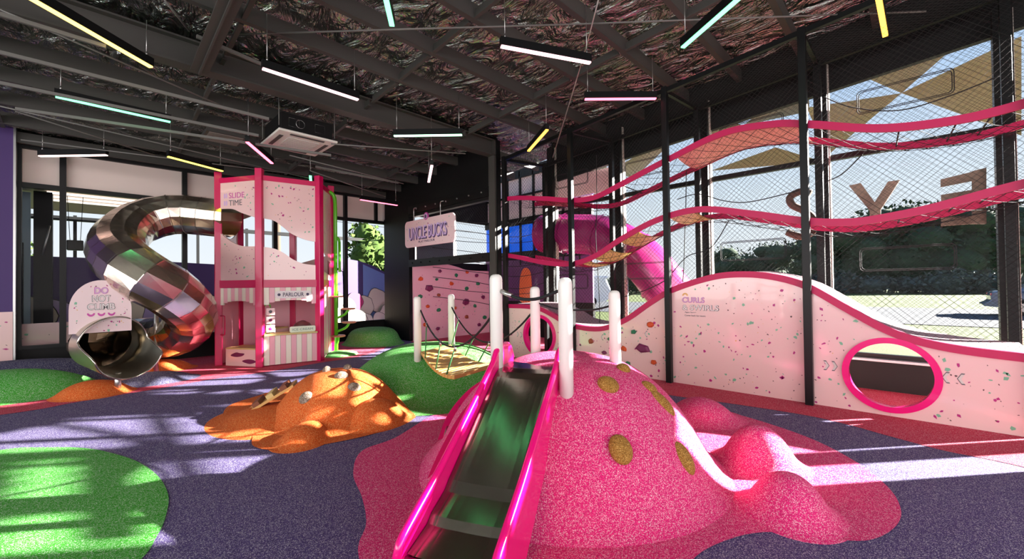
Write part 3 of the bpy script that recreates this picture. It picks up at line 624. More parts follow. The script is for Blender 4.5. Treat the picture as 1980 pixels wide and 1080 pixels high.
def hold(p, nrm, ux, sz, k, parent, rnd):
    n = rnd.choice([5, 6, 7]); nrm = Vector(nrm); ux = Vector(ux); a0 = rnd.uniform(0, 6); vs = []; Wd = [rnd.uniform(0.75, 1.1) for _ in range(n)]
    for sc, z in ((1.0, 0.0), (0.92, 0.5), (0.62, 0.85)):
        for i in range(n):
            a = a0 + 6.283 * i / n; vs.append(Vector(p) + ux * math.cos(a) * sz[0] * Wd[i] * sc + Vector((0, 0, 1)) * math.sin(a) * sz[1] * Wd[i] * sc + nrm * 0.05 * z)
    fs = [(r * n + i, r * n + (i + 1) % n, (r + 1) * n + (i + 1) % n, (r + 1) * n + i) for r in range(2) for i in range(n)] + [tuple(2 * n + i for i in range(n)), tuple(reversed(range(n)))]
    if ux.cross(Vector((0, 0, 1))).dot(nrm) < 0: fs = [tuple(reversed(f)) for f in fs]
    mb = MB(); mb.add(vs, fs); return tag(mb.build('climbing_hold', HC[k][0], parent, 0.006), HC[k][1])
rnd = random.Random(5)
for p, k, s in (((6.380, 3.095, 0.878), 'o', 0.062), ((6.380, 3.389, 0.740), 'g', 0.056), ((6.380, 4.239, 0.512), 'b', 0.06), ((6.380, 3.576, 0.437), 'o', 0.058), ((6.380, 3.962, 0.335), 'm', 0.05), ((6.380, 3.513, 0.190), 'g', 0.062), ((6.380, 3.045, 0.273), 'o', 0.058), ((6.380, 3.854, 0.581), 'g', 0.04), ((6.380, 4.311, 0.233), 'g', 0.06)):
    hold(p, NX, UY, (s, s * 0.9), k, bar_, rnd)
hold((6.380, 3.237, 0.479), NX, UY, (0.15, 0.085), 'm', bar_, rnd)

# ---------------------------------------------------------------- climbing frame of black posts
RZ = lambda y: 4.775 - 0.078 * y
PFy = [6.36, 4.6, 2.77, 0.98, -0.85, -2.6]; PRy = [6.12, 4.37, 2.68, 0.97, -0.79, -2.95]
fr = thing('net_frame', 'black steel post and rail frame carrying the climbing nets along the windows', 'climbing frame', (6.8, 2, 0))
mb0 = None
for X_, L_ in ((6.32, PFy), (7.4, PRy)):
    for y_ in L_:
        mb = MB(); mb.box((X_, y_, (RZ(y_) + 0.06) / 2), (0.085, 0.085, RZ(y_) + 0.06)); mb.build('post', BLACK, fr, 0.004)
    for i in range(len(L_) - 1):
        mb = MB(); mb.bar((X_, L_[i], RZ(L_[i])), (X_, L_[i + 1], RZ(L_[i + 1])), 0.06, 0.07); mb.build('rail', BLACK, fr)
for a, b in zip(PFy, PRy):
    mb = MB(); mb.bar((6.32, a, RZ(a)), (7.4, b, RZ(b)), 0.05, 0.06); mb.build('rail', BLACK, fr)
# rear mid rails under the walkways
for z_ in ():
    for i in range(len(PRy) - 1):
        mb = MB(); mb.bar((7.42, PRy[i], z_), (7.42, PRy[i + 1], z_), 0.04, 0.06); mb.build('rail', BLACK, fr)
def rrect(c, hw, hh, r, sk=0.0):
    P = []
    for cx, cz, a0 in ((hw - r, hh - r, 0), (-hw + r, hh - r, 90), (-hw + r, -hh + r, 180), (hw - r, -hh + r, 270)):
        for k in range(5):
            a = math.radians(a0 + 22.5 * k); y_, z_ = cx + r * math.cos(a), cz + r * math.sin(a); P.append((y_, z_ + sk * y_))
    return [(c[0], c[1] + p[0], c[2] + p[1]) for p in P]
for q0, q1, sk in (((7.300, 0.528, 3.952), (7.300, -0.376, 3.948), 0), ((7.300, 0.540, 1.842), (7.300, -0.357, 1.813), 0), ((7.300, 2.303, 2.039), (7.300, 1.381, 2.058), 0), ((7.300, 2.283, 3.975), (7.300, 1.380, 3.910), 0), ((7.300, 4.017, 3.742), (7.300, 3.173, 3.702), 0), ((7.300, 5.741, 3.836), (7.300, 4.864, 3.805), 0), ((7.300, 4.053, 1.808), (7.300, 3.114, 1.758), 0), ((7.300, 5.782, 1.601), (7.300, 4.904, 1.610), 0)):
    c = (7.3, (q0[1] + q1[1]) / 2, (q0[2] + q1[2]) / 2); mb = MB()
    for dd in (0, 0.018): mb.tube(rrect(c, abs(q0[1] - q1[1]) / 2 - dd, 0.155 - dd, 0.05), 0.0055, 5, closed=True)
    tag(mb.build('cable_window', ROPEB, fr), 'rounded rectangle of black cable woven into the rear net')
# nets
net_in = lambda u, v: ptop(u) + 0.01 < v < RZ(u) - 0.03
for X_, sp, lab, r in ((6.43, 0.072, 'black diamond mesh safety net on the front of the net frame', 0.0015), (7.33, 0.072, 'black diamond mesh safety net on the window side of the net frame', 0.0017)):
    mb = MB(); strands(mb, lambda u, v, X_=X_: (X_, u, v), net_in, -1.5, 6.3, 0.75, 4.95, sp, r); tag(mb.build('safety_net', NETM), lab, 'net', None)
mb = MB(); strands(mb, lambda u, v: (6.32 + v, u, RZ(u) - 0.03), lambda u, v: True, -2.5, 6.3, 0.02, 1.06, 0.07, 0.0018); tag(mb.build('safety_net', NETM), 'black mesh net stretched flat across the top of the net frame', 'net')
mb = MB(); strands(mb, lambda u, v: (6.36 + u, 6.33, v), lambda u, v: v < 4.25, 0, 1.0, 1.1, 4.3, 0.085, 0.0015); tag(mb.build('safety_net', NETM), 'black mesh net closing the far end of the net frame', 'net')
mb = MB(); strands(mb, lambda u, v: (6.5, u, v), lambda u, v: True, 6.95, 10.2, 2.3, 3.46, 0.085, 0.0016); tag(mb.build('safety_net', NETM), 'black mesh net behind the hanging sign, above the climbing wall', 'net')
# wavy walkways
W3 = interp([(7.0, 3.4), (6.25, 3.42), (5.31, 3.27), (4.55, 3.12), (4.1, 3.11), (3.58, 3.25), (2.76, 3.49), (1.93, 3.69), (1.29, 3.64), (0.95, 3.54), (0.27, 3.30), (-0.34, 3.22), (-0.78, 3.25), (-1.6, 3.4), (-2.6, 3.5)])
W2 = interp([(7.0, 2.25), (6.27, 2.18), (5.2, 1.97), (4.58, 1.94), (4.1, 2.06), (3.6, 2.31), (2.95, 2.56), (2.3, 2.64), (1.62, 2.49), (0.97, 2.31), (0.57, 2.25), (0.29, 2.26), (-0.13, 2.32), (-0.77, 2.47), (-1.6, 2.6), (-2.6, 2.5)])
TRANS = {}
def sheet(nm, f, ya, yb, mt, parent, dz=-0.02):
    mb = MB(); mb.grid(lambda u, v: (6.39 + 0.9 * v, ya + (yb - ya) * u, f(ya + (yb - ya) * u) + dz - 0.05 * 4 * v * (1 - v)), 14, 6)
    mb.grid(lambda u, v: (6.39 + 0.9 * v, ya + (yb - ya) * u, f(ya + (yb - ya) * u) + dz - 0.015 - 0.05 * 4 * v * (1 - v)), 14, 6, flip=True)
    return tag(mb.build(nm, mt, parent), mt.name.replace('_', ' '))
AMB = mat('amber_deck_panel', (232, 206, 124), 0.4); PCH = mat('peach_pink_deck_panel', (236, 160, 150), 0.35)
for f, lab, sh in ((W3, 'upper wavy crimson edged net walkway near the roof', ((1.0, 2.62, PCH), (4.75, 5.6, mat('crimson_deck_panel', (176, 0, 66), 0.5)))), (W2, 'lower wavy crimson edged net walkway at mid height', ((4.28, 4.42, AMB), (3.85, 4.15, AMB), (3.3, 3.62, AMB), (2.35, 2.75, AMB)))):
    wk = thing('wavy_walkway', lab, 'walkway', (6.85, 2, f(2) - 0.1))
    ribbon(f, -1.5, 6.33, 130, 0.09, 6.365, 6.395, 'front_edge', TRIM, wk); ribbon(f, -1.5, 6.33, 130, 0.09, 7.27, 7.3, 'rear_edge', TRIM, wk)
    mb = MB(); strands(mb, lambda u, v, f=f: (6.38 + v, u, f(u) - 0.03 - 0.12 * 4 * (v / 0.9) * (1 - v / 0.9)), lambda u, v: True, -1.45, 6.3, 0.0, 0.9, 0.22, 0.0035, step=0.14)
    mb.build('deck_net', ROPEB, wk)
    for a, b, mt in sh: sheet('deck_panel', f, a, b, mt, wk)
    for y_ in [5.5, 3.6, 1.9, 0.1, -0.35, -0.6]:
        mb = MB(); mb.tube([(6.38, y_, f(y_)), (7.29, y_ + 0.05, f(y_))], 0.009, 5); mb.build('cross_rope', ROPEB, wk)
# loose ropes
def rope(P, lab, r=0.0075, grp='black ropes inside the net frame'):
    mb = MB(); mb.tube(cr(P, 6), r, 5); return tag(mb.build('climbing_rope', ROPEB), lab, 'rope', grp)
rope([(7.200, 0.880, 4.128), (7.200, 0.559, 3.876), (7.200, 0.105, 3.702), (7.200, -0.346, 3.744), (7.200, -0.725, 3.842)], 'black rope sagging high in the rightmost bay between two rear posts')
rope([(7.200, 2.956, 3.009), (7.200, 2.605, 3.042), (7.200, 2.201, 2.867), (7.200, 1.827, 2.794), (7.200, 1.188, 2.864)], 'black rope sagging between the two wavy walkways in the middle bay')
rope([(7.200, 0.856, 2.938), (7.200, 0.685, 3.013), (7.200, 0.476, 3.227)], 'short black rope hanging under the upper walkway near the letter Y')
rope([(7.000, 2.987, 1.722), (7.000, 2.719, 1.991), (7.000, 2.347, 2.111), (7.000, 2.070, 2.520)], 'black rope rising to the lower walkway above the wavy barrier')
rope([(7.000, 3.928, 1.295), (7.000, 3.463, 1.430), (7.000, 3.079, 1.609)], 'black rope above the low dip of the wavy barrier')
for x0, lab in ((1153, 'knotted vertical black rope in the second bay from the corner'), (1324, 'knotted vertical black rope beside the third front post')):
    P = [(7.000, 4.463, 4.083), (7.000, 4.470, 3.061), (7.000, 4.504, 2.503), (7.000, 4.453, 1.431), (7.000, 4.443, 0.723)] if x0 == 1153 else [(7.000, 2.718, 3.422), (7.000, 2.738, 2.817), (7.000, 2.764, 2.342), (7.000, 2.791, 1.778), (7.000, 2.813, 1.560)]
    o = rope(P, lab)
for k, P in enumerate(([(6.900, 6.854, -0.262), (6.900, 6.112, 0.516), (6.900, 5.125, 0.297)], )): pass
rr2 = random.Random(11)
wb = MB()
for k in range(9):
    z_ = 1.2 + 0.28 * k; y0 = 6.9; P = [(6.9 + rr2.uniform(-0.1, 0.1), 6.9, z_ + rr2.uniform(-0.1, 0.1)), (7.6, 7.9 + rr2.uniform(-0.3, 0.3), z_ - 0.2), (8.3, 8.6 + rr2.uniform(-0.3, 0.3), z_ - 0.15), (9.1, 9.6, z_ + rr2.uniform(0, 0.3))]
    wb.tube(cr(P, 6), 0.009, 5)
    P = [(9.1, 7.0 + rr2.uniform(-0.1, 0.1), z_), (8.4, 7.9, z_ - 0.25 + rr2.uniform(-0.1, 0.1)), (7.6, 9.0, z_ - 0.1), (6.9, 9.9, z_ + 0.05)]
    wb.tube(cr(P, 6), 0.009, 5)
for k in range(4): wb.tube(cr([(7.1 + 0.5 * k, 7.2 + 0.7 * k, 0.6), (7.2 + 0.5 * k, 7.25 + 0.7 * k, 2), (7.1 + 0.5 * k, 7.2 + 0.7 * k, 4.2)], 6), 0.009, 5)
tag(wb.build('rope_web', ROPEB), 'tangled web of black climbing ropes filling the side bay in front of the climbing wall', 'rope net')

# ---------------------------------------------------------------- climbing wall and hanging sign
cw = thing('climbing_wall', 'pink climbing wall dotted with orange, green and maroon holds behind the rope bridge', 'climbing wall', (7.9, 10.1, 0))
YC = 10.08
mb = MB(); topc = [(6.370, 10.080, 2.145), (6.905, 10.080, 2.203), (7.457, 10.080, 2.203), (7.944, 10.080, 2.121), (8.354, 10.080, 2.032), (9.235, 10.080, 2.012)]
tp = [(Vector(p).x, Vector(p).z) for p in topc]; tp = [(p.x, p.y) for p in cr([Vector(p) for p in tp], 6)]
poly = [(tp[0][0], 0)] + [(tp[-1][0], 0)] + list(reversed(tp)); mb.prism(poly, (0, YC, 0), (1, 0, 0), UZ, (0, 0.05, 0))
confetti(mb, 150, lambda u, v: (u, YC, v), lambda u, v, s: v < 1.9, (0, -1, 0), tp[0][0] + 0.05, tp[-1][0] - 0.05, 0.05, 1.9, 1, 0.008, 0.03)
mb.build('wall_panel', [PANELM] + CONF, cw)
for p, k, s in (((6.602, 10.080, 1.753), 'o', 0.09), ((7.266, 10.080, 1.984), 'm', 0.08), ((7.152, 10.080, 1.739), 'g', 0.07), ((7.699, 10.080, 1.613), 'o', 0.09), ((7.880, 10.080, 1.866), 'g', 0.08), ((8.311, 10.080, 1.966), 'o', 0.08), ((8.694, 10.080, 1.872), 'm', 0.08), ((8.755, 10.080, 1.606), 'g', 0.09),
    ((8.282, 10.080, 1.463), 'g', 0.09), ((6.579, 10.080, 1.254), 'g', 0.09), ((7.220, 10.080, 1.281), 'b', 0.07), ((6.836, 10.080, 0.963), 'o', 0.08), ((7.214, 10.080, 0.839), 'g', 0.08), ((8.613, 10.080, 0.898), 'g', 0.08), ((7.827, 10.080, 0.870), 'o', 0.06), ((8.970, 10.080, 1.167), 'm', 0.09), ((6.725, 10.080, 0.451), 'o', 0.08),
    ((7.170, 10.080, 0.295), 'm', 0.08), ((8.269, 10.080, 0.574), 'b', 0.09), ((8.778, 10.080, 0.292), 'm', 0.09), ((9.027, 10.080, 0.508), 'g', 0.09)): hold(p, (0, -1, 0), (1, 0, 0), (s, s * 0.8), k, cw, rnd)
hold((6.896, 10.080, 1.484), (0, -1, 0), (1, 0, 0), (0.19, 0.13), 'm', cw, rnd); hold((8.255, 10.080, 1.043), (0, -1, 0), (1, 0, 0), (0.17, 0.11), 'm', cw, rnd)
sg = thing('hanging_sign', 'pale pink confetti sign reading UNCLE BUCKS hung under the black beam', 'sign', (6.24, 9.15, 2.6))
yL, yR, zB, zT = 10.28, 8.02, 2.62, 3.35
def rr_poly(y0, y1, z0, z1, r):
    P = []
    for cy, cz, a0 in ((y1 - r, z1 - r, 0), (y0 + r, z1 - r, 90), (y0 + r, z0 + r, 180), (y1 - r, z0 + r, 270)):
        for k in range(7): a = math.radians(a0 + 15 * k); P.append((cy + r * math.cos(a), cz + r * math.sin(a)))
    return P
mb = MB(); mb.prism(rr_poly(yR, yL, zB, zT, 0.13), (6.24, 0, 0), (0, 1, 0), UZ, (0.04, 0, 0))
confetti(mb, 70, lambda u, v: (6.24, u, v), lambda u, v, s: not (8.3 < u < 10.1 and 2.7 < v < 3.2), NX, yR + 0.1, yL - 0.1, zB + 0.05, zT - 0.05, 1, 0.012, 0.03)
mb.build('board', [mat('sign_pink', (236, 208, 212), 0.4)] + CONF, sg)
for dy, dz, mt, nm, lf, sc in ((-0.02, -0.03, mat('plum_lettering', (84, 60, 110), 0.5), 'lettering', 0.001, 0.02), (0, 0, mat('lavender_lettering', (216, 190, 236), 0.5), 'lettering', 0.012, 0.0)):
    text(nm, 'UNCLE BUCKS', sg, mt, (6.24, 10.05 + dy, 2.83 + dz), UY, UZ, 1.72, 0.34, NX, off=sc, th=0.008, lift=lf)
text('lettering', 'PLAY PARLOUR', sg, LETD, (6.24, 9.6, 2.715), UY, UZ, 0.75, 0.06, NX, th=0.004)
mb = MB(); mb.prism([(9.24 + 0.1 * math.cos(a), 3.40 + 0.1 * math.sin(a)) for a in [k * 0.2618 for k in range(24)]], (6.235, 0, 0), (0, 1, 0), UZ, (0.03, 0, 0)); mb.build('round_badge', LETM, sg)
mb = MB(); mb.prism([(9.24 + 0.075 * math.cos(a), 3.40 + 0.075 * math.sin(a)) for a in [k * 0.2618 for k in range(24)]], (6.23, 0, 0), (0, 1, 0), UZ, (0.01, 0, 0)); mb.build('round_badge', LETL, sg)
mb = MB(); mb.lathe((0, 0, 0), [(0.001, 0)], 3) if False else None
mb = MB(); mb.prism([(9.24 + 0.04 * math.cos(a), 3.39 + 0.05 * math.sin(a)) for a in [k * 0.5236 for k in range(12)]], (6.222, 0, 0), (0, 1, 0), UZ, (0.008, 0, 0)); mb.build('badge_mark', LETD, sg)
for y_ in (9.85, 8.62):
    mb = MB(); mb.tube(cr([(6.26, y_, 3.33), (6.26, y_, 3.6), (6.24, y_ - 0.05, 3.68), (6.27, y_ - 0.12, 3.69)], 5), 0.012, 8); mb.build('hook', GALV, sg)
# ---------------------------------------------------------------- play tower (six sided)
TW = [Vector(p) for p in ((1.85, 10.15), (2.37, 9.27), (3.43, 9.06), (3.97, 9.78), (3.43, 10.66), (2.37, 10.87))]
TC = Vector((2.9, 9.97))
tw = thing('play_tower', 'tall hot pink framed play tower with wavy confetti panels above a striped shop counter', 'play tower', (2.9, 9.97, 0))
for p in TW:
    mb = MB(); d = (p - TC).normalized(); mb.box((p.x, p.y, 1.96), (0.13, 0.13, 3.92), math.atan2(d.y, d.x)); mb.build('post', HOTP, tw, 0.012)
def face(i):
    P, Q = TW[i], TW[(i + 1) % 6]; d = (Q - P); L = d.length; d.normalize(); n = Vector((d.y, -d.x))
    if n.dot(P - TC) < 0: n = -n
    P = P + d * 0.06; return P, d, n, L - 0.12
def F3(fc, u, z, off=0.0): P, d, n, L = fc; return (P.x + d.x * u + n.x * off, P.y + d.y * u + n.y * off, z)
def fprism(mb, fc, poly, off, th, mi=0):
    P, d, n, L = fc; mb.prism(poly, (P.x + n.x * off, P.y + n.y * off, 0), (d.x, d.y, 0), UZ, (-n.x * th, -n.y * th, 0), mi)
for i in range(6):
    fc = face(i); P, d, n, L = fc
    for z_, h in ((3.74, 0.1), (1.64, 0.15)):
        mb = MB(); fprism(mb, fc, [(0, z_ - h / 2), (L, z_ - h / 2), (L, z_ + h / 2), (0, z_ + h / 2)], 0.03, 0.06); mb.build('rail', HOTP, tw)
mb = MB(); mb.prism([(p.x, p.y) for p in TW], (0, 0, 1.66), (1, 0, 0), (0, 1, 0), (0, 0, -0.05)); mb.build('deck', PLY, tw)
mb = MB(); mb.prism([(p.x, p.y) for p in TW], (0, 0, 1.60), (1, 0, 0), (0, 1, 0), (0, 0, -0.02)); mb.build('deck', PSTR, tw)
def wavy(i, up, lo, nm='upper_panel'):        # up/lo are tables (fraction, z) of the opening between the top and bottom boards
    fc = face(i); P, d, n, L = fc; U = interp(up); D = interp(lo); K = 24
    for kind in (0, 1):
        mb = MB()
        if kind == 0: poly = [(L * k / K, U(k / K)) for k in range(K + 1)] + [(L, 3.69), (0, 3.69)]
        else: poly = [(0, 1.715), (L, 1.715)] + [(L * k / K, D(k / K)) for k in range(K, -1, -1)]
        fprism(mb, fc, poly, 0.012, 0.02)
        ins = (lambda u, v, s: v > U(u / L) + 0.06) if kind == 0 else (lambda u, v, s: v < D(u / L) - 0.06)
        if i == 0 and kind == 0: ins = lambda u, v, s: v > U(u / L) + 0.06 and not (0.1 < u < 0.62 and 3.2 < v < 3.5)
        confetti(mb, 110, lambda u, v: F3(fc, u, v, 0.012), ins, (n.x, n.y, 0), 0.04, L - 0.04, 1.76, 3.64, 1, 0.012, 0.036)
        mb.build(nm if kind == 0 else 'middle_panel', [PANEL] + CONF, tw)
wavy(0, [(0, 3.17), (0.35, 3.15), (0.6, 3.06), (1, 2.94)], [(0, 2.68), (0.3, 2.5), (0.6, 2.4), (1, 2.38)])
wavy(1, [(0, 2.94), (0.2, 2.90), (0.37, 2.78), (0.5, 2.67), (0.75, 2.56), (1, 2.51)], [(0, 2.37), (0.2, 2.34), (0.37, 2.26), (0.55, 2.13), (0.75, 2.05), (1, 2.02)])
wavy(2, [(0, 2.51), (0.4, 2.3), (1, 2.1)], [(0, 1.95), (1, 1.8)])
wavy(3, [(0, 3.3), (1, 3.1)], [(0, 2.3), (1, 2.1)]); wavy(4, [(0, 3.1), (0.5, 3.3), (1, 3.1)], [(0, 2.1), (0.5, 1.9), (1, 2.2)])
# slide mouth board on the left rear face, with a round opening
fc = face(5); P, d, n, L = fc; mb = MB(); K = 40; cy, cz, r_ = L / 2, 3.02, 0.40
poly = [(0, 1.715), (cy - 0.001, 1.715)] + [(cy - r_ * math.sin(2 * math.pi * k / K + 0.001), cz - r_ * math.cos(2 * math.pi * k / K + 0.001)) for k in range(K)] + [(cy + 0.001, cz - r_)] + [(cy + 0.001, 1.715), (L, 1.715), (L, 3.69), (0, 3.69)]
fprism(mb, fc, poly, 0.012, 0.02); mb.build('slide_mouth_board', PANEL, tw)
def stripes(i, u0, u1, n_, zt, zb, nm, off=0.015, th=0.025):
    fc = face(i); P, d, n, L = fc; mb = MB(); w_ = (u1 - u0) / n_
    for k in range(n_):
        a = u0 + k * w_; f_ = (k + 0.5) / n_; z0 = zb(f_) if callable(zb) else zb
        fprism(mb, fc, [(a + 0.002, z0), (a + w_ - 0.002, z0), (a + w_ - 0.002, zt), (a + 0.002, zt)], off, th, 0 if k % 2 else 1)
    mb.build(nm, [PSTR, CREAM], tw)
val = lambda f: 1.185 + 0.115 * max(0, 1 - abs((f - 0.5) * 2) ** 3.0)
L0, L1, L2 = face(0)[3], face(1)[3], face(2)[3]
stripes(0, 0, L0, 10, 1.56, val, 'striped_valance'); stripes(1, 0, L1, 10, 1.56, val, 'striped_valance')
stripes(1, 0, L1, 10, 0.60, 0.02, 'striped_counter', 0.03, 0.03); stripes(2, 0, L2, 8, 1.56, 0.02, 'striped_side', 0.012, 0.02)
fc = face(1); mb = MB(); P, d, n, L = fc; mb.prism([(0, 0.12), (L, 0.12), (L, -0.22), (0, -0.22)], (P.x, P.y, 0.64), (d.x, d.y, 0), (n.x, n.y, 0), (0, 0, -0.035)); mb.build('counter_top', PLY, tw, 0.004)
mb = MB(); fprism(mb, fc, rr_poly(0.19, 0.86, 1.34, 1.49, 0.07), 0.045, 0.02); ps = mb.build('shop_sign', mat('sign_cream', (236, 226, 226), 0.4), tw)
P_, d_2, n_2 = fc[0], fc[1], fc[2]; d3 = (d_2.x, d_2.y, 0); n3 = (n_2.x, n_2.y, 0)
text('lettering', 'PARLOUR', ps, LETD, F3(fc, 0.335, 1.375, 0.046), d3, UZ, 0.38, 0.08, n3, off=0.01)
for u_ in (0.265, 0.785):
    mb = MB(); fprism(mb, fc, [(u_ + 0.028 * math.cos(a), 1.415 + 0.028 * math.sin(a)) for a in [k * 0.524 for k in range(12)]], 0.05, 0.004); mb.build('round_mark', LETD, ps)
mb = MB(); fprism(mb, fc, rr_poly(0.45, 0.93, 0.64, 0.76, 0.03), 0.06, 0.02); cs = mb.build('counter_sign', mat('mint_sign', (224, 230, 206), 0.4), tw)
text('lettering', 'ICE CREAM', cs, mat('mint_lettering', (120, 150, 140), 0.5), F3(fc, 0.5, 0.675, 0.061), d3, UZ, 0.38, 0.045, n3, off=0.0)
mb = MB(); q = F3(fc, 0.72, 0.66, -0.22); mb.lathe(q, [(0.2, 0.0), (0.21, 0.03), (0.19, 0.06), (0.14, 0.14), (0.05, 0.19), (0.002, 0.2)], 20); mb.build('cooking_dome', GALV, tw)
for k in range(3):
    mb = MB(); q = F3(fc, 0.12, 0.74 + 0.17 * k, -0.06); mb.box(q, (0.15, 0.12, 0.14), math.atan2(d_2.y, d_2.x)); mb.ell((q[0] + n_2.x * 0.06, q[1] + n_2.y * 0.06, q[2]), ((0.035, 0, 0), (0, 0.01, 0), (0, 0, 0.03)), 10, 8, mi=1); mb.build('spinning_block', [PANEL, [CMAG, HOLDM, LETG][k]], tw)
mb = MB(); q = F3(fc, 0.02, 0.66, -0.06)
for z_ in (0.66, 1.2): mb.tube(cr([F3(fc, 0.0, z_ - 0.03, -0.02), F3(fc, 0.06, z_ + 0.03, -0.05), F3(fc, 0.12, z_, -0.06)], 5), 0.012, 8)
mb.tube([F3(fc, 0.12, 0.65, -0.06), F3(fc, 0.12, 1.2, -0.06)], 0.008, 6); mb.build('block_spindle', LIME, tw)
fc = face(0); P_, d_2, n_2 = fc[0], fc[1], fc[2]
text('lettering', 'SLIDE', tw, LETM, F3(fc, 0.23, 3.37, 0.0125), (d_2.x, d_2.y, 0), UZ, 0.38, 0.11, (n_2.x, n_2.y, 0), off=0.0, th=0.003)
text('lettering', 'TIME', tw, LETG, F3(fc, 0.23, 3.22, 0.0125), (d_2.x, d_2.y, 0), UZ, 0.32, 0.11, (n_2.x, n_2.y, 0), off=0.0, th=0.003)
for z_ in (3.37, 3.22):
    for u_ in (0.12, 0.17):
        mb = MB(); fprism(mb, fc, [(u_ + 0.02 * math.cos(a), z_ + 0.055 + 0.055 * math.sin(a)) for a in [k * 0.524 for k in range(12)]], 0.0145, 0.002); mb.build('swirl_mark', LETL, tw)
# step boxes inside the left opening
for (u0, u1, z0, z1, o0, o1) in ((0.12, L0, 0.0, 0.36, 0.0, -0.42), (0.42, L0, 0.36, 0.72, -0.42, -0.8)):
    mb = MB(); a = Vector(F3(fc, u0, z0, o0)); b = Vector(F3(fc, u1, z0, o0)); c = Vector(F3(fc, u0, z0, o1)); mb.obox(a, b - a, c - a, (0, 0, z1 - z0 - 0.03))
    mb.prism([(p[0], p[1]) for p in [(x.x, x.y) for x in cr([Vector(q) for q in ((u0 + 0.12, z0 + 0.21), (u0 + 0.25, z0 + 0.27), (u0 + 0.35, z0 + 0.26), (u0 + 0.46, z0 + 0.25), (u0 + 0.4, z0 + 0.2), (u0 + 0.25, z0 + 0.18))], 4, True)]], F3(fc, 0, 0, o0 + 0.002), (d_2.x, d_2.y, 0), UZ, (-n_2.x * 0.001, -n_2.y * 0.001, 0), 1)
    mb.prism([(x.x, x.y) for x in cr([Vector(q) for q in ((u1 - 0.38, z0 + 0.1), (u1 - 0.25, z0 + 0.14), (u1 - 0.1, z0 + 0.13), (u1 - 0.05, z0 + 0.09), (u1 - 0.2, z0 + 0.05))], 4, True)], F3(fc, 0, 0, o0 + 0.002), (d_2.x, d_2.y, 0), UZ, (-n_2.x * 0.001, -n_2.y * 0.001, 0), 1)
    st = mb.build('step_box', [PANEL, HOLDM], tw)
    mb = MB(); mb.obox(a + Vector((0, 0, z1 - z0 - 0.03)), b - a, c - a, (0, 0, 0.03)); mb.build('step_tread', PLY, tw)
for i, (u0, u1) in ((3, (0, 1)), (4, (0, 1)), (5, (0, 0.95))):
    fc = face(i); mb = MB(); fprism(mb, fc, [(0, 0.02), (fc[3] * u1, 0.02), (fc[3] * u1, 1.56), (0, 1.56)], 0.0, 0.02); mb.build('lower_panel', PSTR, tw)
fc = face(0); mb = MB(); mb.tube(cr([F3(fc, 0.02, 0.62, 0.02), F3(fc, 0.1, 0.62, 0.02), F3(fc, 0.12, 0.68, 0.02), F3(fc, 0.12, 0.95, 0.02), F3(fc, 0.1, 1.0, 0.02), F3(fc, 0.02, 1.0, 0.02)], 5), 0.012, 8); mb.build('grab_handle', HOTP, tw)

# ---------------------------------------------------------------- steel tube slide
ts = thing('tube_slide', 'coiled stainless steel tube slide leaving the play tower and ending in an open scoop', 'slide', (0.9, 10, 0))
ctrl = [(2.10, 10.52, 3.05), (1.972, 10.409, 3.027), (1.207, 10.763, 3.073), (0.604, 10.670, 2.775), (0.342, 9.731, 2.242), (0.558, 8.802, 1.812), (0.985, 8.801, 1.491), (1.338, 9.521, 1.062), (1.202, 10.068, 0.702), (0.740, 10.858, 0.587), (0.312, 11.152, 0.657), (0.157, 9.878, 0.727), (0.187, 8.917, 0.739)]
path = cr(ctrl, 16)
Ls = [0.0]
for i in range(1, len(path)): Ls.append(Ls[-1] + (path[i] - path[i - 1]).length)
def at(s):
    for i in range(1, len(path)):
        if Ls[i] >= s: t = (s - Ls[i - 1]) / max(1e-6, Ls[i] - Ls[i - 1]); return path[i - 1].lerp(path[i], t)
    return path[-1]
NS = int(Ls[-1] / 0.27); R0 = 0.40
mb = MB(); mb.tube([at(Ls[-1] * k / NS) for k in range(NS + 1)], R0, 14, cap=False, sm=False)
mb.tube([at(Ls[-1] * k / NS) for k in range(NS + 1)][::-1], R0 - 0.012, 14, cap=False, sm=False)
tb = mb.build('tube', mat('mirror_steel_tube', (226, 212, 196), 0.16, 1.0, bump=(3, 0.12, 0.02)), ts)
mb = MB()
for k in range(1, NS, 1):
    p = at(Ls[-1] * k / NS); t = (at(Ls[-1] * (k + 0.3) / NS) - at(Ls[-1] * (k - 0.3) / NS)).normalized()
    mb.tube([p - t * 0.006, p + t * 0.006], R0 + 0.006, 14, cap=False, sm=False)
mb.build('joint_band', STEEL, ts)
# end scoop
EP = at(Ls[-1]); ED = Vector((0.42, -0.9, -0.12)).normalized(); ES = ED.cross(Vector((0, 0, 1))).normalized(); EU = ES.cross(ED).normalized()
def scoop(s, a, r):
    return EP + ED * s + ES * math.cos(a) * r + EU * math.sin(a) * r
SL = 0.62
def front(a):                                    # how far the shell reaches for each angle round the axis
    dn = -math.sin(a); f = max(0.0, min(1.0, (dn + 0.25) / 0.55)); f = f * f * (3 - 2 * f); return 0.2 + (SL - 0.2) * f
mb = MB(); K = 64
for (ri, flip) in ((0.0, False), (-0.014, True)):
    mb.grid(lambda u, v: scoop(-0.08 + (front(2 * math.pi * u) + 0.08) * v, 2 * math.pi * u, 0.39 + 0.045 * v + ri), K, 8, flip=flip)
mb.build('exit_scoop', mat('scoop_steel', (205, 200, 184), 0.34, 1.0, bump=(10, 0.1, 0.01)), ts)
mb = MB(); mb.tube([scoop(front(2 * math.pi * k / K), 2 * math.pi * k / K, 0.433) for k in range(K)], 0.013, 8, closed=True); mb.build('rim', STEEL, ts)
mb = MB(); p = Vector((0.868, 9.929, 1.168)); mb.tube([(p.x, p.y, 0.05), (p.x, p.y, p.z + 0.25)], 0.038, 14); mb.build('support_post', GALV, ts)
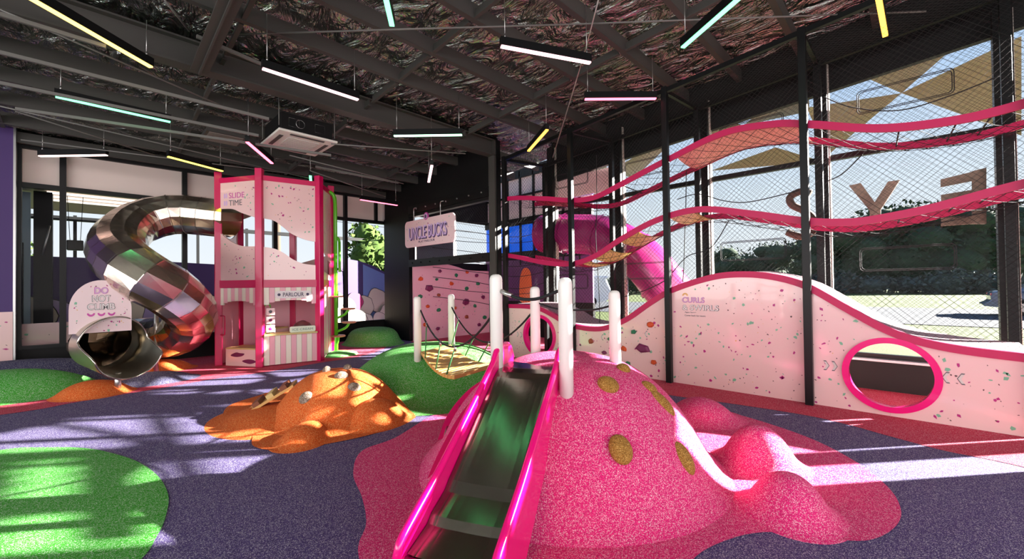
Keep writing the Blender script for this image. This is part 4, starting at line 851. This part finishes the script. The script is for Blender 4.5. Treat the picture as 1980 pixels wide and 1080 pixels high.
mb = MB(); p = EP + ED * 0.3; mb.tube([(p.x, p.y, 0.02), (p.x, p.y, p.z - 0.4)], 0.04, 12); mb.build('support_post', GALV, ts)
# DO NOT CLIMB board
ds = thing('warning_sign', 'round topped pink confetti board reading DO NOT CLIMB over the steel slide exit', 'sign', (0.139, 8.747, 0.922))
sc_ = Vector((0.139, 8.747, 0.922)); sn = Vector((0.05, -1, 0.0)).normalized(); su = Vector((-sn.y, sn.x, 0)); 
if su.dot(Vector((0.698, -0.716, 0))) < 0: su = -su
hw, hh = 0.335, 0.78
P = [(-hw, 0.0), (hw, 0.0), (hw, 0.34)] + [(hw * math.cos(a), 0.34 + 0.44 * math.sin(a)) for a in [math.pi * k / 24 for k in range(1, 24)]] + [(-hw, 0.34)]
mb = MB(); mb.prism(P, sc_, su, UZ, -sn * 0.03); o2 = Vector(sc_)
confetti(mb, 60, lambda u, v: o2 + su * u + Vector((0, 0, v)), lambda u, v, s: (u / 0.3) ** 2 + ((v - 0.34) / 0.4) ** 2 < 1 and not (abs(u) < 0.2 and 0.2 < v < 0.68), sn, -0.3, 0.3, 0.02, 0.7, 1, 0.012, 0.03)
mb.build('board', [mat('sign_pink', (236, 208, 212), 0.4)] + CONF, ds)
for s_, wd, z_, mt in (('DO', 0.15, 0.575, LETM), ('NOT', 0.2, 0.455, LETG), ('CLIMB', 0.3, 0.335, LETG)):
    text('lettering', s_, ds, mt, sc_ + su * (-wd / 2) + Vector((0, 0, z_)), su, UZ, wd, 0.1, sn, off=0.03, th=0.003, lift=0.001)
    text('lettering', s_, ds, LETW if mt is LETG else LETL, sc_ + su * (-wd / 2 + 0.006) + Vector((0, 0, z_ + 0.006)), su, UZ, wd - 0.012, 0.088, sn, off=0.0, th=0.003, lift=0.004)
for u_ in (-0.11, 0.0, 0.11):
    P = [(u_ + 0.042 * math.cos(a), 0.29 + 0.05 * math.sin(a)) for a in [math.pi + math.pi * k / 10 for k in range(11)]] + [(u_ + 0.024 * math.cos(a), 0.29 + 0.02 * math.sin(a)) for a in [2 * math.pi - math.pi * k / 10 for k in range(11)]]
    mb = MB(); mb.prism(P, sc_ + sn * 0.003, su, UZ, -sn * 0.003); mb.build('curl_mark', LETM, ds)

# ---------------------------------------------------------------- lime climbing pole
cp = thing('climbing_pole', 'lime green climbing pole with small round timber steps beside the play tower', 'climbing pole', (4.0, 9.6, 0))
mb = MB(); mb.lathe((4.02, 9.5, 0), [(0.42, 0.0), (0.38, 0.04), (0.2, 0.08), (0.02, 0.1)], 28); mb.build('base_mound', GRNR, cp)
zz = 3.744
mb = MB(); mb.tube([(4.0, 9.6, 0.05)] + cr([(4.0, 9.6, zz - 0.35), (3.98, 9.61, zz - 0.1), (3.86, 9.62, zz), (3.5, 9.6, zz + 0.02)], 6), 0.042, 12); mb.tube([(4.07, 9.55, 1.9), (4.07, 9.55, 2.6)], 0.03, 10); mb.tube(cr([(4.07, 9.55, 2.6), (4.05, 9.57, 2.68), (4.0, 9.6, 2.7)], 4), 0.03, 10); mb.build('pole', LIME, cp)
for (dx, dy), zc in (((0.0, -0.02), 1.334), ((0.2, -0.2), 1.048), ((0.22, -0.2), 0.737), ((0.03, -0.05), 0.427)):
    mb = MB(); mb.lathe((4.0 + dx, 9.6 + dy, zc), [(0.13, -0.02), (0.155, -0.01), (0.155, 0.012), (0.14, 0.02)], 20); st = mb.build('round_step', mat('terracotta_step', (196, 130, 100), 0.5), cp)
    mb = MB(); mb.tube(cr([(4.0, 9.6, zc - 0.22), (4.0 + dx * 0.7, 9.6 + dy * 0.7, zc - 0.13), (4.0 + dx, 9.6 + dy, zc - 0.02)], 5), 0.028, 8); mb.build('step_arm', LIME, cp)

# ---------------------------------------------------------------- pendant lights
def lampmat(nm, c, s): return mat(nm, (20, 20, 20), 0.5, emit=c, estr=s)
YEL = lampmat('yellow_light', (255, 216, 96), 5.0); GRN = lampmat('green_light', (100, 235, 150), 5.0); PNK = lampmat('pink_white_light', (255, 186, 196), 5.0); WHT = lampmat('warm_white_light', (255, 214, 206), 5.0)
RED = lampmat('red_light', (255, 100, 124), 5.0); MNT = lampmat('pale_mint_light', (170, 240, 196), 5.0); ORG = lampmat('amber_light', (255, 170, 60), 5.0); YL2 = lampmat('pale_yellow_light', (240, 220, 80), 5.0)
def pend(mt, A, B, lab, ext=(0, 0)):
    A, B = Vector(A), Vector(B); z = (A.z + B.z) / 2; A.z = B.z = z; d = (B - A).normalized(); A = A - d * ext[0]; B = B + d * ext[1]
    r = thing('pendant_light', lab, 'light', ((A.x + B.x) / 2, (A.y + B.y) / 2, z), 'coloured linear pendant lights under the roof')
    mb = MB(); u = Vector((0, 0, 1)); mb.bar(A - d * 0.01 + u * 0.06, B + d * 0.01 + u * 0.06, 0.062, 0.1); mb.build('housing', BLACK, r)
    mb = MB(); mb.bar(A + u * 0.004, B + u * 0.004, 0.05, 0.022); mb.build('light_strip', mt, r)
    for t in (0.04, 0.96):
        p = A.lerp(B, t); mb = MB(); mb.tube([p + u * 0.1, (p.x, p.y, ROOF(p.y) - 0.02)], 0.004, 5); mb.tube([p + u * 0.11, p + u * 0.16], 0.01, 6); mb.build('suspension_cable', GALV, r)
pend(YEL, (-0.372, 5.849, 4.270), (0.537, 6.652, 4.270), 'bright yellow pendant light in the top left corner', (0.25, 0))
pend(GRN, (-0.307, 8.209, 4.150), (0.891, 8.256, 4.150), 'long green pendant light at the left under the roof')
pend(PNK, (1.474, 5.604, 4.200), (2.672, 5.614, 4.200), 'pink-white pendant light above the ceiling air conditioner')
pend(PNK, (3.390, 3.436, 4.350), (4.451, 2.908, 4.350), 'pink-white pendant light in front of the foil near the top centre')
pend(WHT, (-0.602, 11.129, 3.950), (0.229, 10.266, 3.950), 'white pendant light beside the purple wall')
pend(YL2, (0.982, 9.370, 3.880), (1.863, 9.816, 3.880), 'pale yellow pendant light just left of the play tower')
pend(RED, (1.827, 7.826, 3.950), (2.478, 8.846, 3.950), 'short red pendant light left of the ceiling air conditioner')
pend(MNT, (3.699, 6.416, 4.150), (4.514, 5.571, 4.150), 'pale mint pendant light in front of the main girder')
pend(PNK, (4.592, 6.584, 3.850), (5.275, 7.688, 3.850), 'small end-on pink pendant light above the UNCLE BUCKS sign')
pend(GRN, (3.341, 9.285, 3.950), (3.546, 9.828, 3.950), 'small end-on green pendant light behind the play tower top')
pend(RED, (5.400, 3.633, 4.420), (6.184, 2.850, 4.420), 'red pendant light touching the third front post')
pend(ORG, (5.502, 4.479, 4.200), (6.108, 5.455, 4.200), 'short amber pendant light by the corner of the net frame')
pend(GRN, (1.948, 3.542, 4.350), (2.282, 3.980, 4.350), 'bright green pendant light cut by the top edge left of centre', (0.5, 0))
pend(GRN, (4.579, 1.226, 4.400), (5.039, 1.972, 4.400), 'bright green pendant light slanting at the top right of centre', (0.35, 0))
pend(ORG, (5.686, 0.227, 4.500), (6.744, 0.209, 4.500), 'bright amber pendant light cut by the top edge at the right', (0.3, 0))
pend(RED, (4.808, 10.006, 3.750), (5.872, 10.057, 3.750), 'thin pink pendant light in front of the far right upper window panels')
# air conditioner and return grille
ac_ = thing('ceiling_air_conditioner', 'white square ceiling air conditioner with black casing left of centre', 'air conditioner', (2.62, 7.82, 4.1))
mb = MB(); mb.box((2.62, 7.82, 4.12), (0.95, 1.05, 0.04)); mb.build('fascia', mat('ac_white', (222, 218, 210), 0.5), ac_, 0.01)
mb = MB(); mb.box((2.62, 7.82, 4.096), (0.5, 0.55, 0.012))
for k in range(9): mb.box((2.62, 7.6 + k * 0.055, 4.088), (0.48, 0.008, 0.006))
mb.build('intake_grille', mat('ac_grille', (196, 190, 184), 0.6), ac_)
for dx, dy, a, b in ((0.37, 0, 0.06, 0.6), (-0.37, 0, 0.06, 0.6), (0, 0.43, 0.55, 0.06), (0, -0.43, 0.55, 0.06)):
    mb = MB(); mb.box((2.62 + dx, 7.82 + dy, 4.097), (a, b, 0.01)); mb.build('air_slot', mat('slot_dark', (60, 58, 56), 0.6), ac_)
mb = MB(); mb.box((2.62, 7.82, 4.29), (0.84, 0.88, 0.3)); mb.build('casing', BLACKW, ac_, 0.01)
mb = MB(); mb.tube([(2.5 + 0.07 * math.cos(k * 0.5236), 7.375, 4.3 + 0.07 * math.sin(k * 0.5236)) for k in range(12)], 0.004, 4, closed=True)
for dx in (-0.12, 0.3): mb.tube([(2.44 + dx, 7.375, 4.23), (2.6 + dx, 7.375, 4.23), (2.6 + dx, 7.375, 4.37), (2.44 + dx, 7.375, 4.37)], 0.003, 4, closed=True)
mb.build('casing_outline', GALV, ac_)
for dx, dy in ((-0.45, -0.45), (0.45, -0.45), (-0.45, 0.45), (0.45, 0.45)):
    mb = MB(); mb.tube([(2.62 + dx, 7.82 + dy, 4.2), (2.62 + dx, 7.82 + dy, ROOF(7.8) - 0.05)], 0.008, 6); mb.build('hanging_rod', BR, ac_)
mb = MB(); mb.box((1.68, 8.75, 4.24), (0.58, 0.58, 0.06)); 
for k in range(12): mb.box((1.68, 8.5 + k * 0.045, 4.205), (0.5, 0.012, 0.02), mi=1)
tag(mb.build('ceiling_grille', [GIRD, mat('grille_slat', (120, 112, 104), 0.6)]), 'flat grey ceiling grille beside the air conditioner', 'vent')
mb = MB(); mb.tube([(6.354, 9.215, 2.891), (6.354, 9.215, 2.891)], 0.01, 4) if False else None

# ---------------------------------------------------------------- outside
LAWN = mat('lawn_green', (62, 76, 10), 0.95, bump=(30, 0.5, 0.03)); ASPH = mat('asphalt_grey', (50, 54, 62), 0.9)
mb = MB(); mb.add([(8.0, -60, -0.05), (160, -60, -0.05), (160, 90, -0.05), (8.0, 90, -0.05)], [(0, 1, 2, 3)]); mb.add([(-60, 14, -0.05), (8, 14, -0.05), (8, 60, -0.05), (-60, 60, -0.05)], [(0, 1, 2, 3)]); struct(mb.build('lawn', LAWN))
mb = MB(); mb.add([(20.5, -60, -0.03), (32.5, -60, -0.03), (32.5, 60, -0.03), (20.5, 60, -0.03)], [(0, 1, 2, 3)]); struct(mb.build('road', ASPH))
mb = MB(); mb.add([(8.0, -60, -0.04), (9.6, -60, -0.04), (9.6, 60, -0.04), (8.0, 60, -0.04)], [(0, 1, 2, 3)]); mb.add([(-12, 12.2, -0.04), (8, 12.2, -0.04), (8, 22, -0.04), (-12, 22, -0.04)], [(0, 1, 2, 3)]); struct(mb.build('pavement', mat('pale_pavement', (74, 68, 40), 0.9)))
# shade sails
def sail(pts, lab, sag=0.12):
    A, B, C_ = [Vector(p) for p in pts]; mb = MB(); n = 10; n_ = (B - A).cross(C_ - A).normalized()
    vs = []; idx = {}
    for i in range(n + 1):
        for j in range(n + 1 - i):
            a, b = i / n, j / n; c = 1 - a - b; idx[(i, j)] = len(vs); vs.append(A * c + B * a + C_ * b + n_ * (27 * a * b * c * sag))
    fs = []
    for i in range(n):
        for j in range(n - i):
            fs.append((idx[(i, j)], idx[(i + 1, j)], idx[(i, j + 1)]))
            if j < n - i - 1: fs.append((idx[(i + 1, j)], idx[(i + 1, j + 1)], idx[(i, j + 1)]))
    mb.add(vs, fs, 0, True); m2 = MB(); m2.add([Vector(v) + n_ * 0.004 for v in mb.v], [tuple(reversed(f)) for f in mb.f], 0, True); mb.add(m2.v, m2.f, 0, True)
    return tag(mb.build('shade_sail', KHAKI), lab, 'shade sail', 'khaki shade sails outside the windows')
sail([(10.000, 1.146, 5.801), (9.000, -1.048, 5.479), (10.600, 0.128, 5.030)], 'khaki shade sail filling the top of the rightmost bay, point down')
sail([(10.600, 0.128, 5.030), (9.600, -1.179, 5.111), (11.500, -1.380, 4.064)], 'khaki shade sail opening right from the crossing point in the rightmost bay')
sail([(10.600, 0.128, 5.030), (10.400, 1.550, 5.140), (11.600, 1.368, 4.367)], 'khaki shade sail opening left from the crossing point in the rightmost bay')
sail([(10.600, 2.796, 5.164), (10.200, 3.652, 5.731), (11.200, 4.095, 5.111)], 'khaki shade sail seen just left of the fourth front post')
sail([(10.600, 2.796, 5.164), (9.800, 1.432, 5.613), (10.200, 1.479, 4.984)], 'khaki shade sail opening up behind the fourth front post')
sail([(11.600, 3.851, 4.520), (10.800, 2.199, 4.560), (11.800, 1.489, 4.294)], 'low khaki shade sail under the peach walkway panel', 0.05)
sail([(10.600, 6.262, 4.820), (10.000, 3.644, 5.375), (11.200, 5.883, 4.627)], 'khaki shade sail behind the rising upper walkway')
sail([(10.400, 6.078, 5.628), (10.400, 4.508, 5.254), (10.800, 6.762, 5.272)], 'small khaki shade sail near the top of the second bay')
sail([(10.200, 8.240, 5.309), (10.600, 7.191, 4.929), (11.000, 8.904, 4.633)], 'small khaki shade sail behind the first bay window cable')
sail([(11.600, 8.862, 4.351), (10.800, 6.515, 4.214), (10.600, 6.425, 5.309)], 'khaki shade sail behind the dip of the upper walkway')
# facade letters seen from behind
LB = mat('bronze_letter', (88, 72, 60), 0.6)
def letter(ch, polys, lab):
    mb = MB()
    for poly in polys:
        P = [Vector(p) for p in poly]; ys_ = [(p.y, p.z) for p in P]; mb.prism(ys_, (7.905, 0, 0), (0, 1, 0), UZ, (0.06, 0, 0))
    tag(mb.build('facade_letter', LB), lab, 'letter', 'bronze facade letters seen from behind')
letter('E', [[(7.880, -0.541, 2.928), (7.880, -0.663, 2.949), (7.880, -0.650, 2.241), (7.880, -0.529, 2.255)], [(7.880, -0.261, 2.875), (7.880, -0.541, 2.921), (7.880, -0.539, 2.809), (7.880, -0.259, 2.779)], [(7.880, -0.261, 2.669), (7.880, -0.537, 2.690), (7.880, -0.535, 2.572), (7.880, -0.260, 2.573)], [(7.880, -0.256, 2.368), (7.880, -0.531, 2.361), (7.880, -0.529, 2.255), (7.880, -0.254, 2.259)]], 'bronze facade letter E seen reversed through the right window')
letter('Y', [[(7.880, 0.687, 2.961), (7.880, 0.551, 2.975), (7.880, 0.403, 2.673), (7.880, 0.255, 2.943), (7.880, 0.133, 2.942), (7.880, 0.339, 2.560), (7.880, 0.344, 2.295), (7.880, 0.466, 2.308), (7.880, 0.461, 2.561)]], 'bronze facade letter Y seen through the window left of the E')
mb = MB(); P = cr([(7.880, 1.147, 2.913), (7.880, 1.280, 2.968), (7.880, 1.419, 2.900), (7.880, 1.394, 2.771), (7.880, 1.232, 2.650), (7.880, 1.115, 2.497), (7.880, 1.131, 2.330), (7.880, 1.293, 2.256), (7.880, 1.472, 2.347)], 6); mb.tube(P, 0.055, 8)
tag(mb.build('facade_letter', LB), 'bronze facade letter S half hidden behind the fourth front post', 'letter', 'bronze facade letters seen from behind')
# trees
rt = random.Random(21)
def leafmesh(nm, blobs, n, sz, mt, hug=0.0):
    mb = MB(); vs = []; fs = []
    for (c, r) in blobs:
        k = int(n * (r[0] * r[2]) / sum(b[1][0] * b[1][2] for b in blobs))
        for _ in range(k):
            d = Vector((rt.gauss(0, 1), rt.gauss(0, 1), rt.gauss(0, 1))).normalized() * rt.uniform(0.72, 1.05)
            p = Vector(c) + Vector((d.x * r[0], d.y * r[1], d.z * r[2]))
            a = Vector((rt.gauss(0, 1), rt.gauss(0, 1), rt.gauss(0, 1))).normalized() * sz * rt.uniform(0.6, 1.3); b = a.cross(Vector((rt.gauss(0, 1), rt.gauss(0, 1), rt.gauss(0, 1)))).normalized() * sz * 0.5
            o = len(vs); vs += [p - a, p + b, p + a, p - b]; fs.append((o, o + 1, o + 2, o + 3))
        m = MB(); m.ell(c, ((r[0] * 0.68, 0, 0), (0, r[1] * 0.68, 0), (0, 0, r[2] * 0.68)), 12, 8); mb.add(m.v, m.f, 0, True)
    mb.add(vs, fs, 0, False); return mb
LEAF = mat('dark_green_leaves', (44, 66, 44), 0.9); LEAF2 = mat('mid_green_leaves', (64, 88, 24), 0.9); BARK = mat('grey_bark', (74, 62, 50), 0.9)
def tree(x, y, h, r, lab, mt=LEAF, n=1800, trunk=0.2, grp='trees across the road'):
    t = thing('tree', lab, 'tree', (x, y, -0.05), grp)
    bl = []
    for k in range(6): a = rt.uniform(0, 6.28); bl.append(((x + math.cos(a) * r * 0.45, y + math.sin(a) * r * 0.45, h * (0.42 + 0.38 * rt.random())), (r * 0.6, r * 0.6, h * 0.22)))
    bl.append(((x, y, h * 0.33), (r * 0.95, r * 0.95, h * 0.3))); bl.append(((x, y, h * 0.82), (r * 0.5, r * 0.5, h * 0.18)))
    leafmesh('crown', bl, n, 0.026 * h + 0.04, mt).build('crown', mt, t)
    mb = MB(); mb.tube([(x, y, -0.05), (x, y, h * trunk), (x + 0.1, y, h * 0.6)], [0.05 * h ** 0.7, 0.04 * h ** 0.7, 0.02 * h], 8); mb.build('trunk', BARK, t)
for X_, Y_, h, r, lab in [(67.0, 20.12, 7.05, 4.2, 'dark tree left of the pair framed by the cable window above the barrier crest'), (70.89, 16.13, 7.36, 4.4, 'dark tree right of the pair framed by the cable window above the barrier crest'), (70.63, 7.8, 9.18, 5.0, 'dark tree behind the fifth rear post, left of the other big trees'), (71.41, 4.14, 10.73, 5.0, 'dark tree below the letter Y'), (71.94, 0.74, 11.5, 5.2, 'tall dark tree between the letters Y and E'), (72.45, -2.65, 10.49, 5.2, 'dark tree under the letter E'), (75.73, -6.0, 10.24, 5.0, 'dark tree left of the rightmost rear post'), (78.78, -9.13, 10.86, 4.8, 'dark tree at the right edge above the silver car'), (79.79, 12.74, 7.82, 4.0, 'small distant tree behind the fourth front post'), (61.06, 31.92, 4.93, 4.0, 'distant tree under the magenta slide')]: tree(X_, Y_, h, r, lab)
tree(8.6, 17.4, 4.6, 1.6, 'bright green tree above the mural fence at the right of the far windows', LEAF2, 1500, grp='trees beyond the far windows')
tree(-2.6, 19.5, 3.6, 1.6, 'green tree seen through the leftmost far window', LEAF2, 1500, grp='trees beyond the far windows')
# hedge line and fence posts beyond the road
mb = leafmesh('hedge', [((66 + 0.6 * math.sin(k * 2.3), -18 + k * 3.1, 0.9), (1.6, 2.3, 1.5 + 0.5 * math.sin(k * 1.7))) for k in range(20)], 9000, 0.3, LEAF); tag(mb.build('hedge', mat('grey_green_hedge', (74, 84, 78), 0.9)), 'long low grey-green hedge along the far side of the road', 'hedge')
# car
def car(cx, cy, rz, lab, body, nm='car', van=False):
    t = thing(nm, lab, 'car' if not van else 'van', (cx, cy, 0)); c, s = math.cos(rz), math.sin(rz)
    T = lambda x, y, z: (cx + x * c - y * s, cy + x * s + y * c, z)
    if van: prof = [(-2.4, 0.35), (-2.4, 1.9), (-2.2, 2.1), (1.3, 2.1), (1.9, 1.35), (2.35, 1.15), (2.45, 0.7), (2.4, 0.35)]
    else: prof = [(-2.2, 0.35), (-2.3, 0.62), (-2.22, 0.98), (-1.55, 1.06), (-0.95, 1.42), (0.45, 1.45), (1.15, 1.02), (2.0, 0.88), (2.25, 0.62), (2.2, 0.35)]
    P = [Vector(p) for p in prof]; P2 = cr(P, 4, True)
    mb = MB(); N = len(P2); vs = []
    for yy, sc in ((-0.88, 0.93), (-0.8, 1.0), (0.8, 1.0), (0.88, 0.93)):
        for p in P2: vs.append(T(p.x * (0.985 if sc < 1 else 1), yy * (0.86 if p.y > 1.05 and not van else 1), 0.35 + (p.y - 0.35) * sc))
    fs = [(r * N + i, r * N + (i + 1) % N, (r + 1) * N + (i + 1) % N, (r + 1) * N + i) for r in range(3) for i in range(N)] + [tuple(range(N)), tuple(reversed(range(3 * N, 4 * N)))]
    mb.add(vs, fs, 0, False); mb.build('body', body, t, 0.02)
    mb = MB()
    W_ = [(-1.4, 1.1), (-0.95, 1.36), (0.4, 1.38), (0.95, 1.08)] if not van else [(0.2, 1.4), (0.2, 1.95), (1.3, 1.95), (1.75, 1.4)]
    for sg in (-1, 1): mb.prism([(p[0], p[1]) for p in W_], T(0, sg * (0.78 if not van else 0.89), 0), (c, s, 0), (0.0, 0.0, 1), Vector((-s, c, 0)) * (-sg * 0.03))
    mb.build('window', CARG, t)
    for x_ in (-1.4, 1.4):
        for sg in (-1, 1):
            mb = MB(); a = Vector(T(x_, sg * 0.9, 0.32)); b = Vector(T(x_, sg * 0.68, 0.32)); mb.tube([a, b], 0.33, 18); mb.tube([a + (a - b) * 0.02, a], 0.18, 12, mi=1); mb.build('wheel', [BLACKW, GALV], t)
    for sg in (-1, 1): mb = MB(); mb.box(T(-2.26 if not van else -2.41, sg * 0.68, 0.86), (0.08, 0.3, 0.12), rz); mb.build('tail_light', mat('tail_red', (190, 30, 50), 0.3), t)
car(28.0, -4.6, -1.5708, 'silver blue car parked on the road at the right edge', mat('silver_blue_paint', (92, 108, 132), 0.25, 0.4, 0.6))
car(24.48, 17.87, 2.2, 'white van parked outside behind the nets near the middle', mat('white_paint', (228, 230, 232), 0.3, coat=0.5), 'van', True)
# magenta outdoor tube slide
MG = mat('magenta_slide_plastic', (150, 22, 100), 0.35, coat=0.2)
ms = thing('outdoor_tube_slide', 'large magenta plastic tube slide running down outside the windows', 'slide', (9.5, 7, 0))
P = cr([(8.141, 6.812, 2.845), (8.204, 5.890, 2.761), (8.245, 4.992, 2.585), (8.312, 4.217, 2.075), (8.407, 3.702, 1.406), (8.615, 3.216, 0.719)], 10)
mb = MB(); mb.tube(P, 0.47, 28, cap=False); mb.tube(list(reversed(P)), 0.45, 28, cap=False); mb.build('tube', MG, ms)
for k in (8, 18, 28, 38): mb = MB(); t = (P[k + 1] - P[k]).normalized(); mb.tube([P[k] - t * 0.03, P[k] + t * 0.03], 0.5, 28, cap=False); mb.build('joint_flange', MG, ms)
for k in (5, 25): mb = MB(); mb.tube([(P[k].x, P[k].y, 0), (P[k].x, P[k].y, P[k].z - 0.4)], 0.06, 10); mb.build('support_post', GALV, ms)
# far mural fence beyond the window wall, with cream and pink scoops
MUR = thing('mural_fence', 'purple mural fence painted with cream and pink ice cream shapes beyond the far windows', 'fence', (3, 13.6, 0))
mb = MB(); tp = interp([(-8, 2.35), (0, 2.3), (4.3, 2.2), (5.6, 2.5), (6.8, 2.35), (8.4, 1.65), (12, 1.5)])
xs = [-8 + 0.5 * k for k in range(41)]
mb.prism([(-8, 0), (9.8, 0)] + [(x, tp(x)) for x in reversed(xs) if x < 9.8], (0, 13.6, 0), (1, 0, 0), UZ, (0, 0.1, 0)); mb.build('board', [mat('mural_purple', (62, 42, 100), 0.6)], MUR)
mb = MB(); mb.prism([(6.6, 0.1), (9.5, 0.1), (9.5, tp(9.5) - 0.06), (8.4, tp(8.4) - 0.06), (6.6, tp(6.6) - 0.08)], (0, 13.59, 0), (1, 0, 0), UZ, (0, 0.005, 0)); tag(mb.build('painted_sky', mat('mural_blue', (104, 130, 186), 0.6), MUR), 'pale blue painted area')
ri = random.Random(4); CL = [mat('mural_cream', (196, 188, 168), 0.6), mat('mural_peach', (204, 168, 138), 0.6), mat('mural_pink', (180, 44, 104), 0.6), mat('mural_line', (40, 36, 42), 0.6), mat('mural_lilac', (150, 134, 176), 0.6)]
for k in range(64):
    x = -3.2 + 11.8 * (k % 32) / 31.0 + ri.uniform(-0.1, 0.1); row = k // 32; z_ = [0.45, 0.95][row] + ri.uniform(-0.12, 0.15); r = ri.uniform(0.25, 0.4); q = ri.choices([0, 1, 2, 4], [6, 3, 0.7, 1])[0]; y_ = 13.585 - 0.0035 * (64 - k)
    for sc, mi, dy in ((1.05, 3, 0.001), (1.0, q, 0.0)):
        if k % 2 == 0 and dy == 0: pass
        mb = MB(); P = [(x + r * sc * math.cos(a) * (1 + 0.07 * math.cos(5 * a + k)), z_ + r * 1.15 * sc * math.sin(a) * (1 + 0.07 * math.sin(4 * a))) for a in [j * 0.2618 for j in range(24)]]
        mb.prism(P, (0, y_ + dy, 0), (1, 0, 0), UZ, (0, 0.0006, 0))
        if sc > 1: keep = mb
        else: keep.add(mb.v, mb.f, 1)
    keep.build('painted_scoop', [CL[3], CL[q]], MUR)
for x in (5.85, 4.1):
    mb = MB(); mb.tube(cr([(x, 13.4, 0), (x, 13.4, 1.9), (x - 0.1, 13.4, 2.1), (x - 0.5, 13.4, 2.2)], 5), 0.04, 8); mb.build('fence_post', mat('dark_plum_post', (52, 30, 60), 0.5), MUR)
# left exterior: neighbouring wing with dark column
q_ = Vector((-0.650, 13.000, 2.222)); mb = MB(); mb.box((q_.x, 13.0, 1.8), (0.26, 0.3, 3.6)); mb.tube([(q_.x + 0.1, 12.8, 2.9), (q_.x, 12.78, 2.3)], 0.015, 6, mi=1); struct(mb.build('trim_99', [BLACKW, GALV]))
mb = MB(); q_ = Vector((-0.895, 13.100, 2.219)); mb.box((q_.x - 0.25, 13.15, 1.8), (0.62, 0.1, 3.6)); mb.box((q_.x - 0.1, 13.09, 1.6), (0.14, 0.04, 1.9), mi=1); mb.box((q_.x - 0.4, 13.09, 1.9), (0.2, 0.04, 2.4), mi=1); struct(mb.build('wall_wing', [mat('blue_grey_cladding', (160, 186, 196), 0.6), BLACK]))
mb = MB(); mb.box((0, 16.4, 3.5), (16, 0.1, 0.12)); mb.box((0, 16.4, 2.0), (16, 0.08, 0.05))
for k in range(9): mb.box((-7 + 1.35 * k, 16.4, 1.8), (0.07, 0.07, 3.6))
tag(mb.build('courtyard_frame', BLACK), 'black framed screen standing beyond the mural fence', 'screen')
mb = MB(); mb.box((-1, 14.0, 3.66), (7, 4.0, 0.05)); struct(mb.build('trim_98', FROST))
for k in range(3):
    mb = MB(); mb.box((0.6, 12.9 + 0.5 * k, 3.6), (2.4, 0.05, 0.04)); tag(mb.build('strip_light', mat('strip_glow', (200, 196, 190), 0.4, emit=(255, 246, 232), estr=1.5)), ['white strip light nearest the glass on the canopy beyond the left windows', 'middle white strip light on the canopy beyond the left windows', 'rear white strip light on the canopy beyond the left windows'][k], 'light', 'strip lights on the outside canopy')
sp = thing('hanging_speaker', 'black speaker hanging on wires outside the left far window', 'speaker', (-0.2, 13.3, 2.4))
mb = MB(); mb.box((-0.2, 13.3, 2.55), (0.26, 0.2, 0.22)); mb.build('cabinet', BLACK, sp, 0.02)
for dx in (-0.08, 0.08): mb = MB(); mb.tube([(-0.2 + dx, 13.3, 2.65), (-0.2 + dx * 1.5, 13.3, 3.64)], 0.006, 5); mb.build('wire', ROPEB, sp)
# power pole and wires
mb = MB(); mb.tube([(7.0, 24, -0.05), (7.0, 24, 7.5)], 0.12, 10); mb.box((7.0, 24, 6.8), (1.8, 0.1, 0.1)); tag(mb.build('power_pole', BARK), 'tall grey power pole beyond the far windows', 'pole')
for k in range(4): mb = MB(); mb.tube(cr([(-14, 24, 5.6 + 0.5 * k), (-4, 24, 5.0 + 0.5 * k), (7, 24, 5.4 + 0.5 * k), (24, 24, 5.0 + 0.5 * k)], 8), 0.018, 4); tag(mb.build('power_line', BLACKW), ['lowest thin power line crossing the white sky beyond the far windows', 'second lowest power line beyond the far windows', 'third power line from the bottom beyond the far windows', 'topmost thin power line beyond the far windows'][k], 'wire', 'power lines beyond the far windows')
